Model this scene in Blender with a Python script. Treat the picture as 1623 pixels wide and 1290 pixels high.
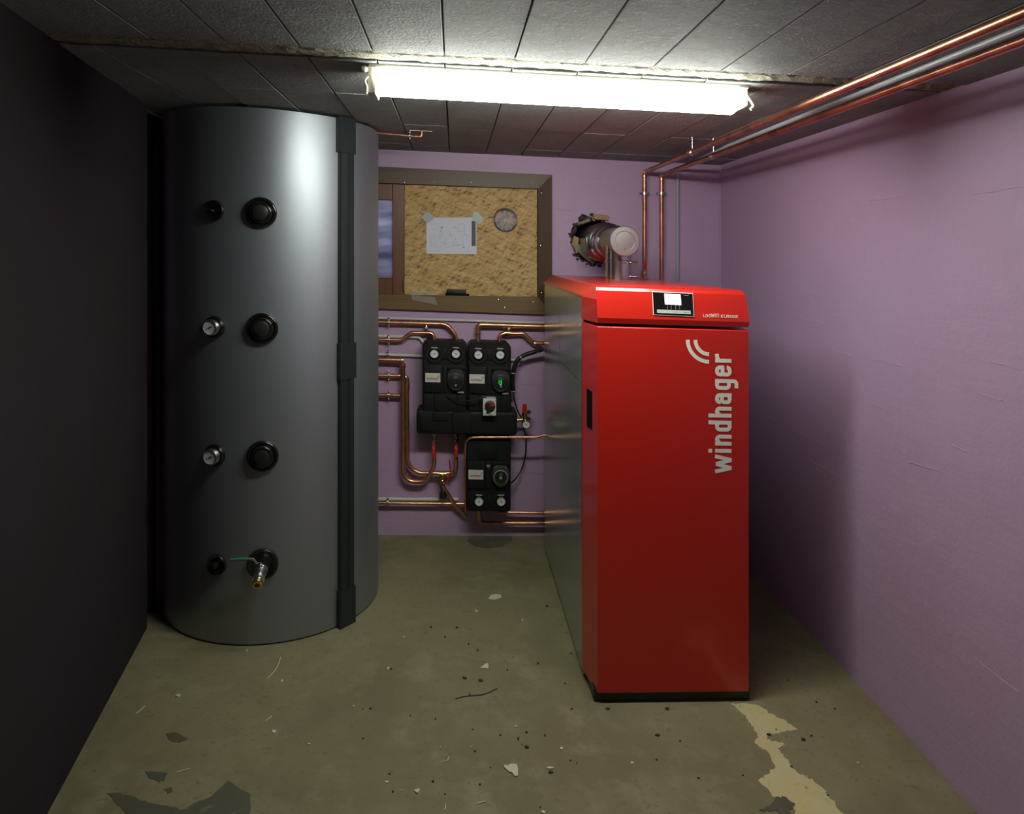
import bpy, bmesh, math, random
from mathutils import Vector, Matrix
from mathutils.geometry import tessellate_polygon
random.seed(7)
PI = math.pi
for o in list(bpy.data.objects): bpy.data.objects.remove(o)
SC = bpy.context.scene
COL = SC.collection

# ------------------------------------------------------------------ camera, world, exposure
FOC, PSI, Y0, SL, H = 1150.0, 0.0787, 402.8, 0.036, 1.62
CP, SP = math.cos(PSI), math.sin(PSI)
cam_d = bpy.data.cameras.new('camera'); cam = bpy.data.objects.new('camera', cam_d); COL.objects.link(cam)
cam.location = (0, 0, H); cam.rotation_euler = (PI/2, 0, -PSI)
cam_d.sensor_fit = 'HORIZONTAL'; cam_d.sensor_width = 36; cam_d.lens = 36*FOC/1623
cam_d.shift_y = -(645-Y0)/1623; cam_d.clip_start = 0.02
SC.camera = cam
W = bpy.data.worlds.new('overcast_sky'); SC.world = W; W.use_nodes = True
W.node_tree.nodes['Background'].inputs[0].default_value = (0.72, 0.78, 1.0, 1)
W.node_tree.nodes['Background'].inputs[1].default_value = 0.8
SC.view_settings.view_transform = 'Standard'; SC.view_settings.look = 'None'
SC.view_settings.gamma = 1; SC.view_settings.exposure = 0.0
SC.view_settings.use_curve_mapping = False
TUBE_STRENGTH = 41.0
TUBE_COLOR = (0.97, 1.0, 0.90)

# ------------------------------------------------------------------ geometry helpers
def ray(px):
    t = (px-811.5)/FOC
    return t*CP+SP, CP-t*SP
def U(px, py, Y):                       # a point of the photo on the plane at distance Y
    rx, ry = ray(px); k = Y/ry
    return Vector((k*rx, Y, H-(py-Y0-SL*(px-811.5))*k/FOC))
def G(px, py, z=0.0):                   # on the floor (or any level z)
    rx, ry = ray(px); k = (H-z)*FOC/(py-Y0-SL*(px-811.5))
    return Vector((k*rx, k*ry, z))
def slope(p):                           # the whole cellar (floor, ceiling, pipes) falls slightly to the right
    return Vector((p[0], p[1], p[2]-SL*(p[0]*CP-p[1]*SP)))

class MB:
    def __init__(s): s.v = []; s.f = []
    def add(s, vs, fs):
        n = len(s.v); s.v += [Vector(v) for v in vs]; s.f += [[i+n for i in f] for f in fs]; return s
    def addbm(s, bm, M=None):
        bm.verts.ensure_lookup_table(); bm.verts.index_update()
        vs = [(M @ v.co) if M else v.co.copy() for v in bm.verts]
        s.add(vs, [[v.index for v in f.verts] for f in bm.faces]); bm.free(); return s
    def box(s, x0, x1, y0, y1, z0, z1, bev=0, seg=2, M=None):
        bm = bmesh.new(); bmesh.ops.create_cube(bm, size=1)
        for v in bm.verts:
            v.co = Vector((x0+(v.co.x+.5)*(x1-x0), y0+(v.co.y+.5)*(y1-y0), z0+(v.co.z+.5)*(z1-z0)))
        if bev: bmesh.ops.bevel(bm, geom=list(bm.edges), offset=bev, segments=seg, profile=.6, affect='EDGES')
        return s.addbm(bm, M)
    def lathe(s, o, axis, prof, seg=32, cap0=True, cap1=True):   # prof: (r, distance along axis)
        o = Vector(o); a = Vector(axis).normalized()
        t = a.orthogonal().normalized(); b = a.cross(t)
        vs = []; fs = []
        for r, d in prof:
            for k in range(seg):
                q = 2*PI*k/seg
                vs.append(o+a*d+(t*math.cos(q)+b*math.sin(q))*r)
        for i in range(len(prof)-1):
            for k in range(seg):
                fs.append([i*seg+k, i*seg+(k+1) % seg, (i+1)*seg+(k+1) % seg, (i+1)*seg+k])
        if cap0: fs.append([k for k in range(seg)][::-1])
        if cap1: fs.append([(len(prof)-1)*seg+k for k in range(seg)])
        return s.add(vs, fs)
    def cyl(s, a, b, r, seg=20, r1=None):
        a = Vector(a); b = Vector(b)
        return s.lathe(a, b-a, [(r, 0), (r if r1 is None else r1, (b-a).length)], seg)
    def sph(s, c, r, sc=(1, 1, 1), seg=16):
        bm = bmesh.new(); bmesh.ops.create_uvsphere(bm, u_segments=seg, v_segments=seg//2, radius=r)
        for v in bm.verts: v.co = Vector((v.co.x*sc[0], v.co.y*sc[1], v.co.z*sc[2]))+Vector(c)
        return s.addbm(bm)
    def tube(s, pts, r, fil=0, seg=14, cap=True):
        pts = [Vector(p) for p in pts]
        if fil: pts = fillet(pts, fil)
        n = len(pts); prev = None; vs = []; fs = []
        for i in range(n):
            d = (pts[min(i+1, n-1)]-pts[max(i-1, 0)]).normalized()
            u = d.orthogonal().normalized() if prev is None else (prev-d*prev.dot(d)).normalized()
            prev = u; w = d.cross(u)
            rr = r[i] if isinstance(r, (list, tuple)) else r
            for k in range(seg):
                q = 2*PI*k/seg; vs.append(pts[i]+(u*math.cos(q)+w*math.sin(q))*rr)
        for i in range(n-1):
            for k in range(seg):
                fs.append([i*seg+k, i*seg+(k+1) % seg, (i+1)*seg+(k+1) % seg, (i+1)*seg+k])
        if cap: fs += [list(range(seg))[::-1], [(n-1)*seg+k for k in range(seg)]]
        return s.add(vs, fs)
    def prism(s, loop, off):                # polygon in 3D (any plane) with thickness vector off
        loop = [Vector(p) for p in loop]; n = len(loop); off = Vector(off)
        tris = tessellate_polygon([loop])
        vs = loop+[p+off for p in loop]
        fs = [list(t) for t in tris]+[[i+n for i in t][::-1] for t in tris]
        fs += [[i, (i+1) % n, (i+1) % n+n, i+n] for i in range(n)]
        return s.add(vs, fs)
    def loft(s, rings, cap=True):
        n = len(rings[0]); vs = [v for r in rings for v in r]; fs = []
        for i in range(len(rings)-1):
            for k in range(n): fs.append([i*n+k, i*n+(k+1) % n, (i+1)*n+(k+1) % n, (i+1)*n+k])
        if cap: fs += [list(range(n))[::-1], [(len(rings)-1)*n+k for k in range(n)]]
        return s.add(vs, fs)
    def build(s, name, mat, parent=None, smooth=35, label=None):
        vs = [slope(v) for v in s.v]
        lo = [min(v[i] for v in vs) for i in range(3)]; hi = [max(v[i] for v in vs) for i in range(3)]
        org = Vector(((lo[0]+hi[0])/2, (lo[1]+hi[1])/2, lo[2]))
        me = bpy.data.meshes.new(name); me.from_pydata([v-org for v in vs], [], s.f)
        bm = bmesh.new(); bm.from_mesh(me); bmesh.ops.recalc_face_normals(bm, faces=bm.faces); bm.to_mesh(me); bm.free()
        if smooth:
            me.shade_smooth(); me.set_sharp_from_angle(angle=math.radians(smooth))
        me.materials.append(mat)
        o = bpy.data.objects.new(name, me); COL.objects.link(o)
        w = Vector((0, 0, 0)); p = parent
        while p: w += p.location; p = p.parent
        o.location = org-w
        if parent: o.parent = parent
        if label: o['label'] = label
        return o

def fillet(pts, rad, seg=8):
    out = [pts[0]]
    for i in range(1, len(pts)-1):
        a, b, c = pts[i-1], pts[i], pts[i+1]; r = rad[i-1] if isinstance(rad, list) else rad
        u = (a-b); v = (c-b); lu, lv = u.length, v.length; u.normalize(); v.normalize()
        ang = u.angle(v)
        if ang > 3.1: out.append(b); continue
        d = min(r/math.tan(ang/2), lu*.49, lv*.49); rr = d*math.tan(ang/2)
        cen = b+(u+v).normalized()*(rr/math.sin(ang/2))
        p0 = b+u*d-cen; p1 = b+v*d-cen; tot = p0.angle(p1)
        ax = p0.cross(p1).normalized()
        for k in range(seg+1): out.append(cen+Matrix.Rotation(tot*k/seg, 3, ax) @ p0)
    out.append(pts[-1]); return out
def smoothpts(pts, n=6):                    # Catmull-Rom through points
    P = [Vector(p) for p in pts]; P = [P[0]*2-P[1]]+P+[P[-1]*2-P[-2]]; out = []
    for i in range(1, len(P)-2):
        for k in range(n):
            t = k/n; a, b, c, d = P[i-1:i+3]
            out.append(.5*((2*b)+(c-a)*t+(2*a-5*b+4*c-d)*t*t+(3*b-a-3*c+d)*t**3))
    out.append(P[-2]); return out

def tag(o, label=None, cat=None, group=None, kind=None):
    if label: o['label'] = label
    if cat: o['category'] = cat
    if group: o['group'] = group
    if kind: o['kind'] = kind
    return o
def thing(name, loc, label, cat, group=None):
    o = bpy.data.objects.new(name, None); COL.objects.link(o); o.empty_display_size = .05
    o.location = slope(loc); return tag(o, label, cat, group)
def struct(o): o['kind'] = 'structure'; return o

# ------------------------------------------------------------------ materials
def mat(name, col, rough=.5, metal=0, coat=0, spec=.5, noise=None, bump=None, emit=None, trans=0, alpha=1, spots=None):
    m = bpy.data.materials.new(name); m.use_nodes = True; nt = m.node_tree; N = nt.nodes; L = nt.links
    b = N['Principled BSDF']; I = b.inputs
    I['Base Color'].default_value = (*col, 1); I['Roughness'].default_value = rough; I['Metallic'].default_value = metal
    I['Coat Weight'].default_value = coat; I['Coat Roughness'].default_value = .08
    I['Specular IOR Level'].default_value = spec; I['Transmission Weight'].default_value = trans; I['Alpha'].default_value = alpha
    if emit: I['Emission Color'].default_value = (*emit[0], 1); I['Emission Strength'].default_value = emit[1]
    tc = N.new('ShaderNodeTexCoord'); src = tc.outputs['Object']
    def nz(scale, detail=5, rgh=.6, stretch=None):
        n = N.new('ShaderNodeTexNoise'); n.inputs['Scale'].default_value = scale; n.inputs['Detail'].default_value = detail
        n.inputs['Roughness'].default_value = rgh
        if stretch:
            mp = N.new('ShaderNodeMapping'); mp.inputs['Scale'].default_value = stretch
            L.new(src, mp.inputs['Vector']); L.new(mp.outputs[0], n.inputs['Vector'])
        else: L.new(src, n.inputs['Vector'])
        return n
    cur = None
    if noise:                                # list of (scale, colour2, lo, hi[, stretch])
        for q in noise:
            n = nz(q[0], stretch=q[4] if len(q) > 4 else None)
            r = N.new('ShaderNodeValToRGB'); r.color_ramp.elements[0].position = q[2]; r.color_ramp.elements[1].position = q[3]
            L.new(n.outputs[0], r.inputs[0])
            mx = N.new('ShaderNodeMix'); mx.data_type = 'RGBA'
            L.new(r.outputs[0], mx.inputs[0])
            if cur: L.new(cur, mx.inputs[6])
            else: mx.inputs[6].default_value = (*col, 1)
            mx.inputs[7].default_value = (*q[1], 1); cur = mx.outputs[2]
        L.new(cur, I['Base Color'])
    if bump:                                 # (scale, strength, distance[, stretch])
        prev = None
        for q in bump:
            n = nz(q[0], 6, .6, q[3] if len(q) > 3 else None)
            bp = N.new('ShaderNodeBump'); bp.inputs['Strength'].default_value = q[1]; bp.inputs['Distance'].default_value = q[2]
            L.new(n.outputs[0], bp.inputs['Height'])
            if prev: L.new(prev, bp.inputs['Normal'])
            prev = bp.outputs[0]
        L.new(prev, I['Normal'])
    return m
M = {}
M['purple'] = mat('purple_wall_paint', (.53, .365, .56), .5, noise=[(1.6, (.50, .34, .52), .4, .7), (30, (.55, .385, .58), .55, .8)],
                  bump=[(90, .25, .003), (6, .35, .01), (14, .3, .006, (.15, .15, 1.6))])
M['shade_wall'] = mat('wall_with_painted_shade', (.035, .026, .034), .85, spec=.1, noise=[(2, (.030, .026, .027), .4, .7)], bump=[(90, .25, .003), (5, .3, .01)])  # shade of left and rear walls put into the colour, lowers bounce too
M['half_shade_wall'] = mat('wall_with_half_painted_shade', (.22, .14, .20), .8, spec=.1, bump=[(90, .25, .003)])  # purple wall dimmed in its colour to stand in for weak light
M['concrete_ceiling'] = mat('grey_board_ceiling', (.28, .295, .295), .75, spec=.25, noise=[(5, (.22, .23, .23), .4, .7), (60, (.44, .45, .43), .55, .8)],
                  bump=[(120, .7, .006), (22, .5, .01)])
M['joint'] = mat('ceiling_joint', (.05, .045, .04), .9)
M['ceiling_edge'] = mat('rough_ceiling_edge', (.40, .38, .30), .9, noise=[(90, (.2, .18, .13), .45, .65)], bump=[(150, 1, .01)])
M['floor'] = mat('dusty_screed_floor', (.25, .225, .125), .75, spec=.25,
                 noise=[(1.3, (.19, .17, .095), .42, .62), (7, (.29, .265, .16), .5, .75), (45, (.17, .15, .09), .58, .72), (140, (.34, .31, .22), .64, .8), (28, (.09, .075, .045), .70, .76)],
                 bump=[(160, .3, .003), (12, .25, .006)])
M['cream_paint'] = mat('old_cream_floor_paint', (.60, .52, .25), .6, noise=[(26, (.30, .27, .16), .60, .70), (9, (.62, .55, .33), .4, .7)], bump=[(60, .4, .003)])
M['dark_patch'] = mat('old_dark_floor_paint', (.105, .10, .065), .5, noise=[(16, (.2, .185, .12), .62, .74)], bump=[(60, .3, .002)])
M['damp'] = mat('damp_floor_stain', (.12, .11, .07), .55, noise=[(14, (.18, .165, .105), .45, .7)])
M['flake'] = mat('pale_plaster_flake', (.62, .58, .45), .8, bump=[(80, .4, .003)])
M['dirt'] = mat('dark_dirt_crumb', (.05, .04, .025), .9)
M['tank'] = mat('silver_grey_foil_jacket', (.36, .395, .435), .46, metal=.82, noise=[(420, (.33, .36, .40), .4, .6)], bump=[(500, .12, .001)])
M['black_gloss'] = mat('glossy_black_plastic', (.008, .008, .008), .16, coat=.4)
M['black_plastic'] = mat('black_plastic', (.014, .016, .015), .42, bump=[(150, .15, .001)])
M['rail'] = mat('dark_green_black_profile', (.017, .024, .024), .38)
M['slot'] = mat('matt_black_slot', (.006, .006, .006), .8, spec=.1)
M['epp'] = mat('black_foam_shell', (.0065, .0075, .0072), .6, spec=.35, noise=[(300, (.011, .012, .012), .5, .7)], bump=[(300, .35, .002)])
M['red'] = mat('glossy_red_paint', (.60, .020, .012), .28, coat=.35, bump=[(260, .04, .001)])
M['steel'] = mat('grey_sheet_steel', (.46, .50, .47), .2, metal=.6, noise=[(4, (.42, .46, .43), .35, .7, (1, 1, .5))], bump=[(3, .05, .02)])
M['stainless'] = mat('stainless_steel', (.60, .58, .56), .2, metal=1, bump=[(5, .08, .01)])
M['stainless_matt'] = mat('brushed_stainless_steel', (.50, .46, .45), .36, metal=.95)
M['chrome'] = mat('zinc_plated_steel', (.72, .73, .74), .22, metal=1)
M['copper'] = mat('copper_pipe', (.80, .42, .25), .27, metal=.9, noise=[(14, (.52, .25, .15), .48, .68), (60, (.60, .38, .2), .6, .75)], bump=[(40, .05, .001)])
M['old_copper'] = mat('dull_copper_pipe', (.62, .29, .19), .33, metal=.95, noise=[(10, (.38, .17, .11), .45, .65)])
M['brass'] = mat('brass_fitting', (.72, .56, .24), .25, metal=1)
M['conduit'] = mat('grey_plastic_conduit', (.42, .43, .46), .4)
M['white_conduit'] = mat('white_plastic_conduit', (.62, .65, .58), .45)
M['white'] = mat('white_enamel', (.75, .74, .62), .4)
M['bezel'] = mat('silver_painted_bezel', (.62, .60, .57), .4)
M['paper'] = mat('white_paper', (.74, .76, .90), .7)
M['ink'] = mat('dark_print', (.10, .11, .13), .6)
M['faint_ink'] = mat('faint_print', (.36, .38, .44), .7)
M['tape'] = mat('pale_green_tape', (.36, .43, .42), .35, noise=[(60, (.45, .52, .5), .5, .7)])
M['lettering'] = mat('off_white_lettering', (.90, .88, .76), .5)
M['label'] = mat('pale_label_card', (.66, .66, .60), .5)
M['red_print'] = mat('red_print', (.45, .06, .03), .6)
M['dial'] = mat('white_gauge_dial', (.78, .80, .80), .4)
M['red_plastic'] = mat('red_plastic', (.55, .015, .012), .4)
M['green_lever'] = mat('green_lever_sleeve', (.03, .16, .08), .45)
M['grey_plastic'] = mat('dark_grey_plastic', (.045, .05, .05), .4)
M['mid_grey'] = mat('mid_grey_plastic', (.30, .31, .30), .45)
M['led'] = mat('green_segment_display', (.0, .3, .02), .5, emit=((.05, 1, .08), .45))
M['screen'] = mat('lit_display_screen', (.8, .9, .95), .4, emit=((.85, .97, 1), 1.0))
M['key_strip'] = mat('pale_key_strip', (.50, .54, .48), .4)
M['bag'] = mat('clear_plastic_bag', (.75, .75, .7), .15, trans=.0, alpha=.16, bump=[(30, .9, .02)])
M['cardboard'] = mat('brown_cardboard', (.46, .29, .15), .8)
M['foam'] = mat('dirty_foam', (.33, .30, .2), .9, noise=[(30, (.12, .11, .07), .5, .7)], bump=[(60, .8, .01)])
M['mortar'] = mat('dark_broken_mortar', (.085, .068, .078), .95, bump=[(60, 1, .02)])
M['cable'] = mat('black_cable', (.012, .010, .011), .4)
def wood(name, c1, c2, rough, stretch, spec=.5):
    return mat(name, c1, rough, spec=spec, noise=[(1, c2, .35, .7, stretch), (3, tuple(x*.45 for x in c1), .62, .8, stretch)], bump=[(10, .4, .003, stretch)])
M['frame_h'] = wood('dark_stained_wood', (.085, .048, .022), (.13, .078, .04), .42, (.6, 8, 14))
M['frame_v'] = wood('dark_stained_wood_upright', (.075, .040, .020), (.11, .062, .033), .5, (14, 8, .6), .2)
M['sill'] = wood('golden_brown_sill_wood', (.15, .088, .032), (.21, .13, .05), .5, (.6, 8, 14))
M['sash_wood'] = wood('red_brown_sash_wood', (.13, .05, .02), (.18, .075, .035), .38, (14, 8, .6))

def osb_material():
    m = mat('oriented_strand_board', (.52, .34, .14), .6); nt = m.node_tree; N = nt.nodes; L = nt.links; b = N['Principled BSDF']
    tc = N.new('ShaderNodeTexCoord')
    def strands(rot, sc, seed):
        nd = N.new('ShaderNodeTexNoise'); nd.inputs['Scale'].default_value = 9; L.new(tc.outputs['Object'], nd.inputs['Vector'])
        ma = N.new('ShaderNodeMix'); ma.data_type = 'VECTOR'; ma.inputs[0].default_value = .010
        L.new(tc.outputs['Object'], ma.inputs[4]); L.new(nd.outputs['Color'], ma.inputs[5])
        m0 = N.new('ShaderNodeMapping'); m0.inputs['Rotation'].default_value = (0, rot, 0); m0.inputs['Location'].default_value = (seed, 0, seed)
        mp = N.new('ShaderNodeMapping'); mp.inputs['Scale'].default_value = sc
        L.new(ma.outputs[1], m0.inputs['Vector']); L.new(m0.outputs[0], mp.inputs['Vector'])
        v = N.new('ShaderNodeTexVoronoi'); v.inputs['Scale'].default_value = 1; L.new(mp.outputs[0], v.inputs['Vector'])
        return v
    a = strands(.25, (20, 1, 110), 0); c = strands(-.4, (19, 1, 100), 5); d = strands(.95, (22, 1, 95), 9)
    def sep(v):
        s = N.new('ShaderNodeSeparateColor'); L.new(v.outputs['Color'], s.inputs[0]); return s.outputs[0]
    m1 = N.new('ShaderNodeMath'); m1.operation = 'ADD'; L.new(sep(a), m1.inputs[0]); L.new(sep(c), m1.inputs[1])
    m2 = N.new('ShaderNodeMath'); m2.operation = 'ADD'; L.new(m1.outputs[0], m2.inputs[0]); L.new(sep(d), m2.inputs[1])
    m3 = N.new('ShaderNodeMath'); m3.operation = 'DIVIDE'; L.new(m2.outputs[0], m3.inputs[0]); m3.inputs[1].default_value = 3
    r = N.new('ShaderNodeValToRGB'); L.new(m3.outputs[0], r.inputs[0]); e = r.color_ramp.elements
    e[0].position = .18; e[0].color = (.22, .12, .04, 1); e[1].position = .8; e[1].color = (.68, .47, .20, 1)
    for p, cc in ((.27, (.42, .25, .08)), (.42, (.52, .33, .12)), (.6, (.58, .38, .14))):
        q = e.new(p); q.color = (*cc, 1)
    L.new(r.outputs[0], b.inputs['Base Color'])
    bp = N.new('ShaderNodeBump'); bp.inputs['Strength'].default_value = .4; bp.inputs['Distance'].default_value = .002
    L.new(m3.outputs[0], bp.inputs['Height']); L.new(bp.outputs[0], b.inputs['Normal'])
    return m
M['osb'] = osb_material()
def pane_material():                         # obscured, misted pane: daylight glows through it in soft bands
    m = bpy.data.materials.new('misted_window_pane'); m.use_nodes = True; nt = m.node_tree; N = nt.nodes; L = nt.links
    for n in list(N): N.remove(n)
    out = N.new('ShaderNodeOutputMaterial'); tr = N.new('ShaderNodeBsdfTranslucent'); gl = N.new('ShaderNodeBsdfGlossy'); mx = N.new('ShaderNodeMixShader')
    gl.inputs['Roughness'].default_value = .15; mx.inputs[0].default_value = .06
    tc = N.new('ShaderNodeTexCoord'); mp = N.new('ShaderNodeMapping'); mp.inputs['Scale'].default_value = (1.5, 1, 9)
    n = N.new('ShaderNodeTexNoise'); n.inputs['Scale'].default_value = 1.2; n.inputs['Detail'].default_value = 3
    r = N.new('ShaderNodeValToRGB'); e = r.color_ramp.elements
    e[0].position = .35; e[0].color = (.30, .31, .36, 1); e[1].position = .62; e[1].color = (.80, .80, .86, 1)
    L.new(tc.outputs['Object'], mp.inputs['Vector']); L.new(mp.outputs[0], n.inputs['Vector']); L.new(n.outputs[0], r.inputs[0])
    L.new(r.outputs[0], tr.inputs['Color']); L.new(tr.outputs[0], mx.inputs[1]); L.new(gl.outputs[0], mx.inputs[2]); L.new(mx.outputs[0], out.inputs[0])
    return m
M['pane'] = pane_material()
m = bpy.data.materials.new('lit_lamp_cover'); m.use_nodes = True
nt = m.node_tree; b = nt.nodes['Principled BSDF']; b.inputs['Base Color'].default_value = (.8, .8, .75, 1)
b.inputs['Emission Color'].default_value = (*TUBE_COLOR, 1); b.inputs['Emission Strength'].default_value = TUBE_STRENGTH
M['tube'] = m

# ------------------------------------------------------------------ stroke lettering (flat letters with a thickness)
def arc(cx, cy, rx, ry, a0, a1, n=8):
    return [(cx+rx*math.cos(math.radians(a0+(a1-a0)*k/n)), cy+ry*math.sin(math.radians(a0+(a1-a0)*k/n))) for k in range(n+1)]
XH = 147; SW = 33; h2 = SW/2
def bowl(x0, x1, y0, y1, r=26): # rounded loop
    return (arc(x1-r, y1-r, r, r, 0, 90, 5)+arc(x0+r, y1-r, r, r, 90, 180, 5)+arc(x0+r, y0+r, r, r, 180, 270, 5)+arc(x1-r, y0+r, r, r, 270, 360, 5)+[(x1, y1-r)])
A, B = h2, 94-h2; T = XH-h2; Bt = h2
LOGO = [
 ([[(14, XH), (46, 0)], [(46, 0), (80, XH-8)], [(80, XH-8), (116, 0)], [(116, 0), (148, XH)]], 0),
 ([[(h2, 0), (h2, XH)], [(h2, 174), (h2, 207)]], 179),
 ([[(A, 0), (A, XH)], [(A, T-26)]+arc(B-26, T-26, 26, 26, 90, 0, 5)+[(B, 0)]], 242),
 ([[(B, 0), (B, 207)], bowl(A, B, Bt, T)], 365),
 ([[(A, 0), (A, 207)], [(A, T-26)]+arc(B-26, T-26, 26, 26, 90, 0, 5)+[(B, 0)]], 487),
 ([[(A, T-34)]+arc(A+26, T-26, 26, 26, 180, 90, 5)+arc(B-26, T-26, 26, 26, 90, 0, 5)+[(B, 0)], [(B, 86), (A+26, 86)]+arc(A+24, 64, 24, 24, 90, 180, 5)+arc(A+24, Bt+22, 24, 22, 180, 270, 5)+[(B, Bt+6)]], 605),
 ([bowl(A, B, Bt+6, T), [(B, XH)]+arc(B-26, -44+22, 26, 22, 0, -90, 5)+[(A, -44)]], 729),
 ([[(B, Bt+26)]+arc(B-26, Bt+22, 26, 22, 0, -90, 5)+arc(A+26, Bt+24, 26, 24, 270, 180, 5)+arc(A+26, T-26, 26, 26, 180, 90, 5)+arc(B-26, T-26, 26, 26, 90, 0, 5)+[(B, 66)], [(A, 80), (B, 80)]], 847),
 ([[(A, 0), (A, XH)], [(A+2, T-70)]+arc(A+44, T-36, 44, 36, 180, 95, 5)+[(75, T)]], 967),
]
ARCS = [arc(1159, 202, 122, 122, 90, 180, 12), arc(1159, 202, 188, 190, 90, 180, 16)]
def logo_strokes():
    out = [[(x+off, y) for x, y in s] for ss, off in LOGO for s in ss]
    return out+ARCS
CAPS = {'L': (60, [[(10, 100), (10, 10), (60, 10)]]), 'O': (72, [bowl(10, 62, 10, 90, 22)]),
 'G': (68, [[(62, 90), (32, 90)]+arc(32, 68, 22, 22, 90, 180, 4)+arc(32, 32, 22, 22, 180, 270, 4)+[(58, 10), (58, 52), (38, 52)]]),
 'W': (110, [[(6, 150), (30, 8)], [(30, 8), (55, 130)], [(55, 130), (80, 8)], [(80, 8), (104, 150)]]),
 'I': (26, [[(13, 0), (13, 150)]]), 'N': (80, [[(12, 0), (12, 108)]+arc(34, 118, 22, 22, 180, 90, 4)+[(46, 140)]+arc(46, 118, 22, 22, 90, 0, 4)+[(68, 0)]]),
 'K': (66, [[(10, 0), (10, 100)], [(14, 48), (60, 100)], [(24, 56), (62, 0)]]),
 'A': (74, [[(10, 0), (10, 68)]+arc(32, 68, 22, 22, 180, 90, 4)+[(62, 90), (62, 0)], [(10, 38), (62, 38)]]),
 'S': (66, [[(60, 90), (22, 90), (10, 80), (10, 62), (20, 52), (50, 48), (58, 38), (58, 20), (48, 10), (6, 10)]]), 'i': (26, [[(13, 0), (13, 100)]]), ' ': (40, [])}
def strokes_mesh(mb, strokes, width, o, ux, uy, off):
    o, ux, uy, off = Vector(o), Vector(ux), Vector(uy), Vector(off)
    for si, st in enumerate(strokes):
        so = off*(.35*si/max(1, len(strokes)))
        P = [Vector((a, b)) for a, b in st]
        Q = [P[0]]
        for p in P[1:]:
            if (p-Q[-1]).length > .5: Q.append(p)
        n = len(Q); closed = n > 3 and (Q[0]-Q[-1]).length < 1
        Lf = []; Rt = []
        for i in range(n):
            if closed: a = Q[i-1] if i else Q[-2]; c = Q[(i+1) if i < n-1 else 1]
            else: a = Q[max(i-1, 0)]; c = Q[min(i+1, n-1)]
            d1 = (Q[i]-a); d2 = (c-Q[i])
            if d1.length < 1e-6: d1 = d2
            if d2.length < 1e-6: d2 = d1
            d1 = d1.normalized(); d2 = d2.normalized(); d = (d1+d2).normalized(); nn = Vector((-d.y, d.x))
            k = width/2/max(.5, nn.dot(Vector((-d1.y, d1.x))))
            Lf.append(Q[i]+nn*k); Rt.append(Q[i]-nn*k)
        vs = []; fs = []
        for p in Lf+Rt: vs.append(o+ux*p.x+uy*p.y+so)
        vs += [v+off for v in vs]
        for i in range(n-1):
            fs.append([i, i+1, n+i+1, n+i]); fs.append([2*n+i, 3*n+i, 3*n+i+1, 2*n+i+1])
            fs.append([i, 2*n+i, 2*n+i+1, i+1]); fs.append([n+i, n+i+1, 3*n+i+1, 3*n+i])
        fs.append([0, n, 3*n, 2*n]); fs.append([n-1, 3*n-1, 4*n-1, 2*n-1])
        mb.add(vs, fs)
    return mb

# ------------------------------------------------------------------ room
YB, XR, HC, YF, HF = 4.160, 1.5588, 2.188, 2.165, 2.188
GA = G(75, 1290); GB = G(233, 995)
dl = (GB-GA).normalized()
WA = GA-dl*3.2; WB = GB.copy()                    # near part of the left wall
WC = Vector((WB.x-.045, WB.y+.02, 0)); WD = Vector((WB.x-.045, WB.y+.30, 0)); WE = Vector((WD.x-.05, WD.y+.01, 0)); WF = Vector((WE.x-.02, YB, 0))
YR = WA.y
XL = min(WF.x, WA.x, WE.x)-.02
struct(MB().box(XL-.1, XR+.1, YR-.1, YB+.3, -.12, 0).build('floor', M['floor'], smooth=0))
# right wall
struct(MB().box(XR, XR+.12, YR-.1, YB, 0, HF+.05).build('wall_right', M['purple'], smooth=0))
struct(MB().box(XL-.1, XR+.12, YR-.12, YR, 0, HF+.05).build('wall_rear', M['shade_wall'], smooth=0))
BKx = WA.x-.30
struct(MB().prism([WA, WB, Vector((WB.x-.16, WB.y, 0)), Vector((BKx, WA.y, 0))], (0, 0, HF+.05)).build('wall_left', M['shade_wall'], smooth=0))
struct(MB().prism([Vector((WB.x-.15, WB.y-.02, 0)), Vector((WC.x, WB.y-.02, 0)), WC, WD, Vector((WD.x-.15, WD.y, 0))], (0, 0, HF+.05)).build('wall_left', M['half_shade_wall'], smooth=0))
struct(MB().prism([Vector((WD.x-.15, WD.y, 0)), WE, WF, Vector((WF.x-.12, YB, 0))], (0, 0, HF+.05)).build('wall_left', M['shade_wall'], smooth=0))
# back wall with the window opening and the ragged flue opening
def wallpt(px, py): p = U(px, py, YB); return Vector((p.x, 0, p.z))
win_l, win_r = U(560, 300, YB).x, U(858, 300, YB).x
win_b, win_t = U(730, 474, YB).z, U(730, 290, YB).z
FL = U(943, 381, YB)
hole = []
for k in range(40):
    q = 2*PI*k/40
    rr = (.132+.014*math.sin(3*q+1)+.012*math.sin(7*q)+random.uniform(-.008, .008))
    hole.append(Vector((FL.x+rr*math.cos(q)-.006, 0, FL.z+.004+rr*math.sin(q)*1.03)))
outer = [Vector((XL-.12, 0, 0)), Vector((XR+.12, 0, 0)), Vector((XR+.12, 0, HF+.05)), Vector((XL-.12, 0, HF+.05))]
wh = [Vector((win_l, 0, win_b)), Vector((win_l, 0, win_t)), Vector((win_r, 0, win_t)), Vector((win_r, 0, win_b))]
loops = [outer, wh, hole[::-1]]
flat = [v for l in loops for v in l]; tris = tessellate_polygon(loops); TH = .28
mb = MB(); n = len(flat)
vs = [Vector((v.x, YB, v.z)) for v in flat]+[Vector((v.x, YB+TH, v.z)) for v in flat]
fs = [list(t) for t in tris]+[[i+n for i in t][::-1] for t in tris]
i0 = 0
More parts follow.
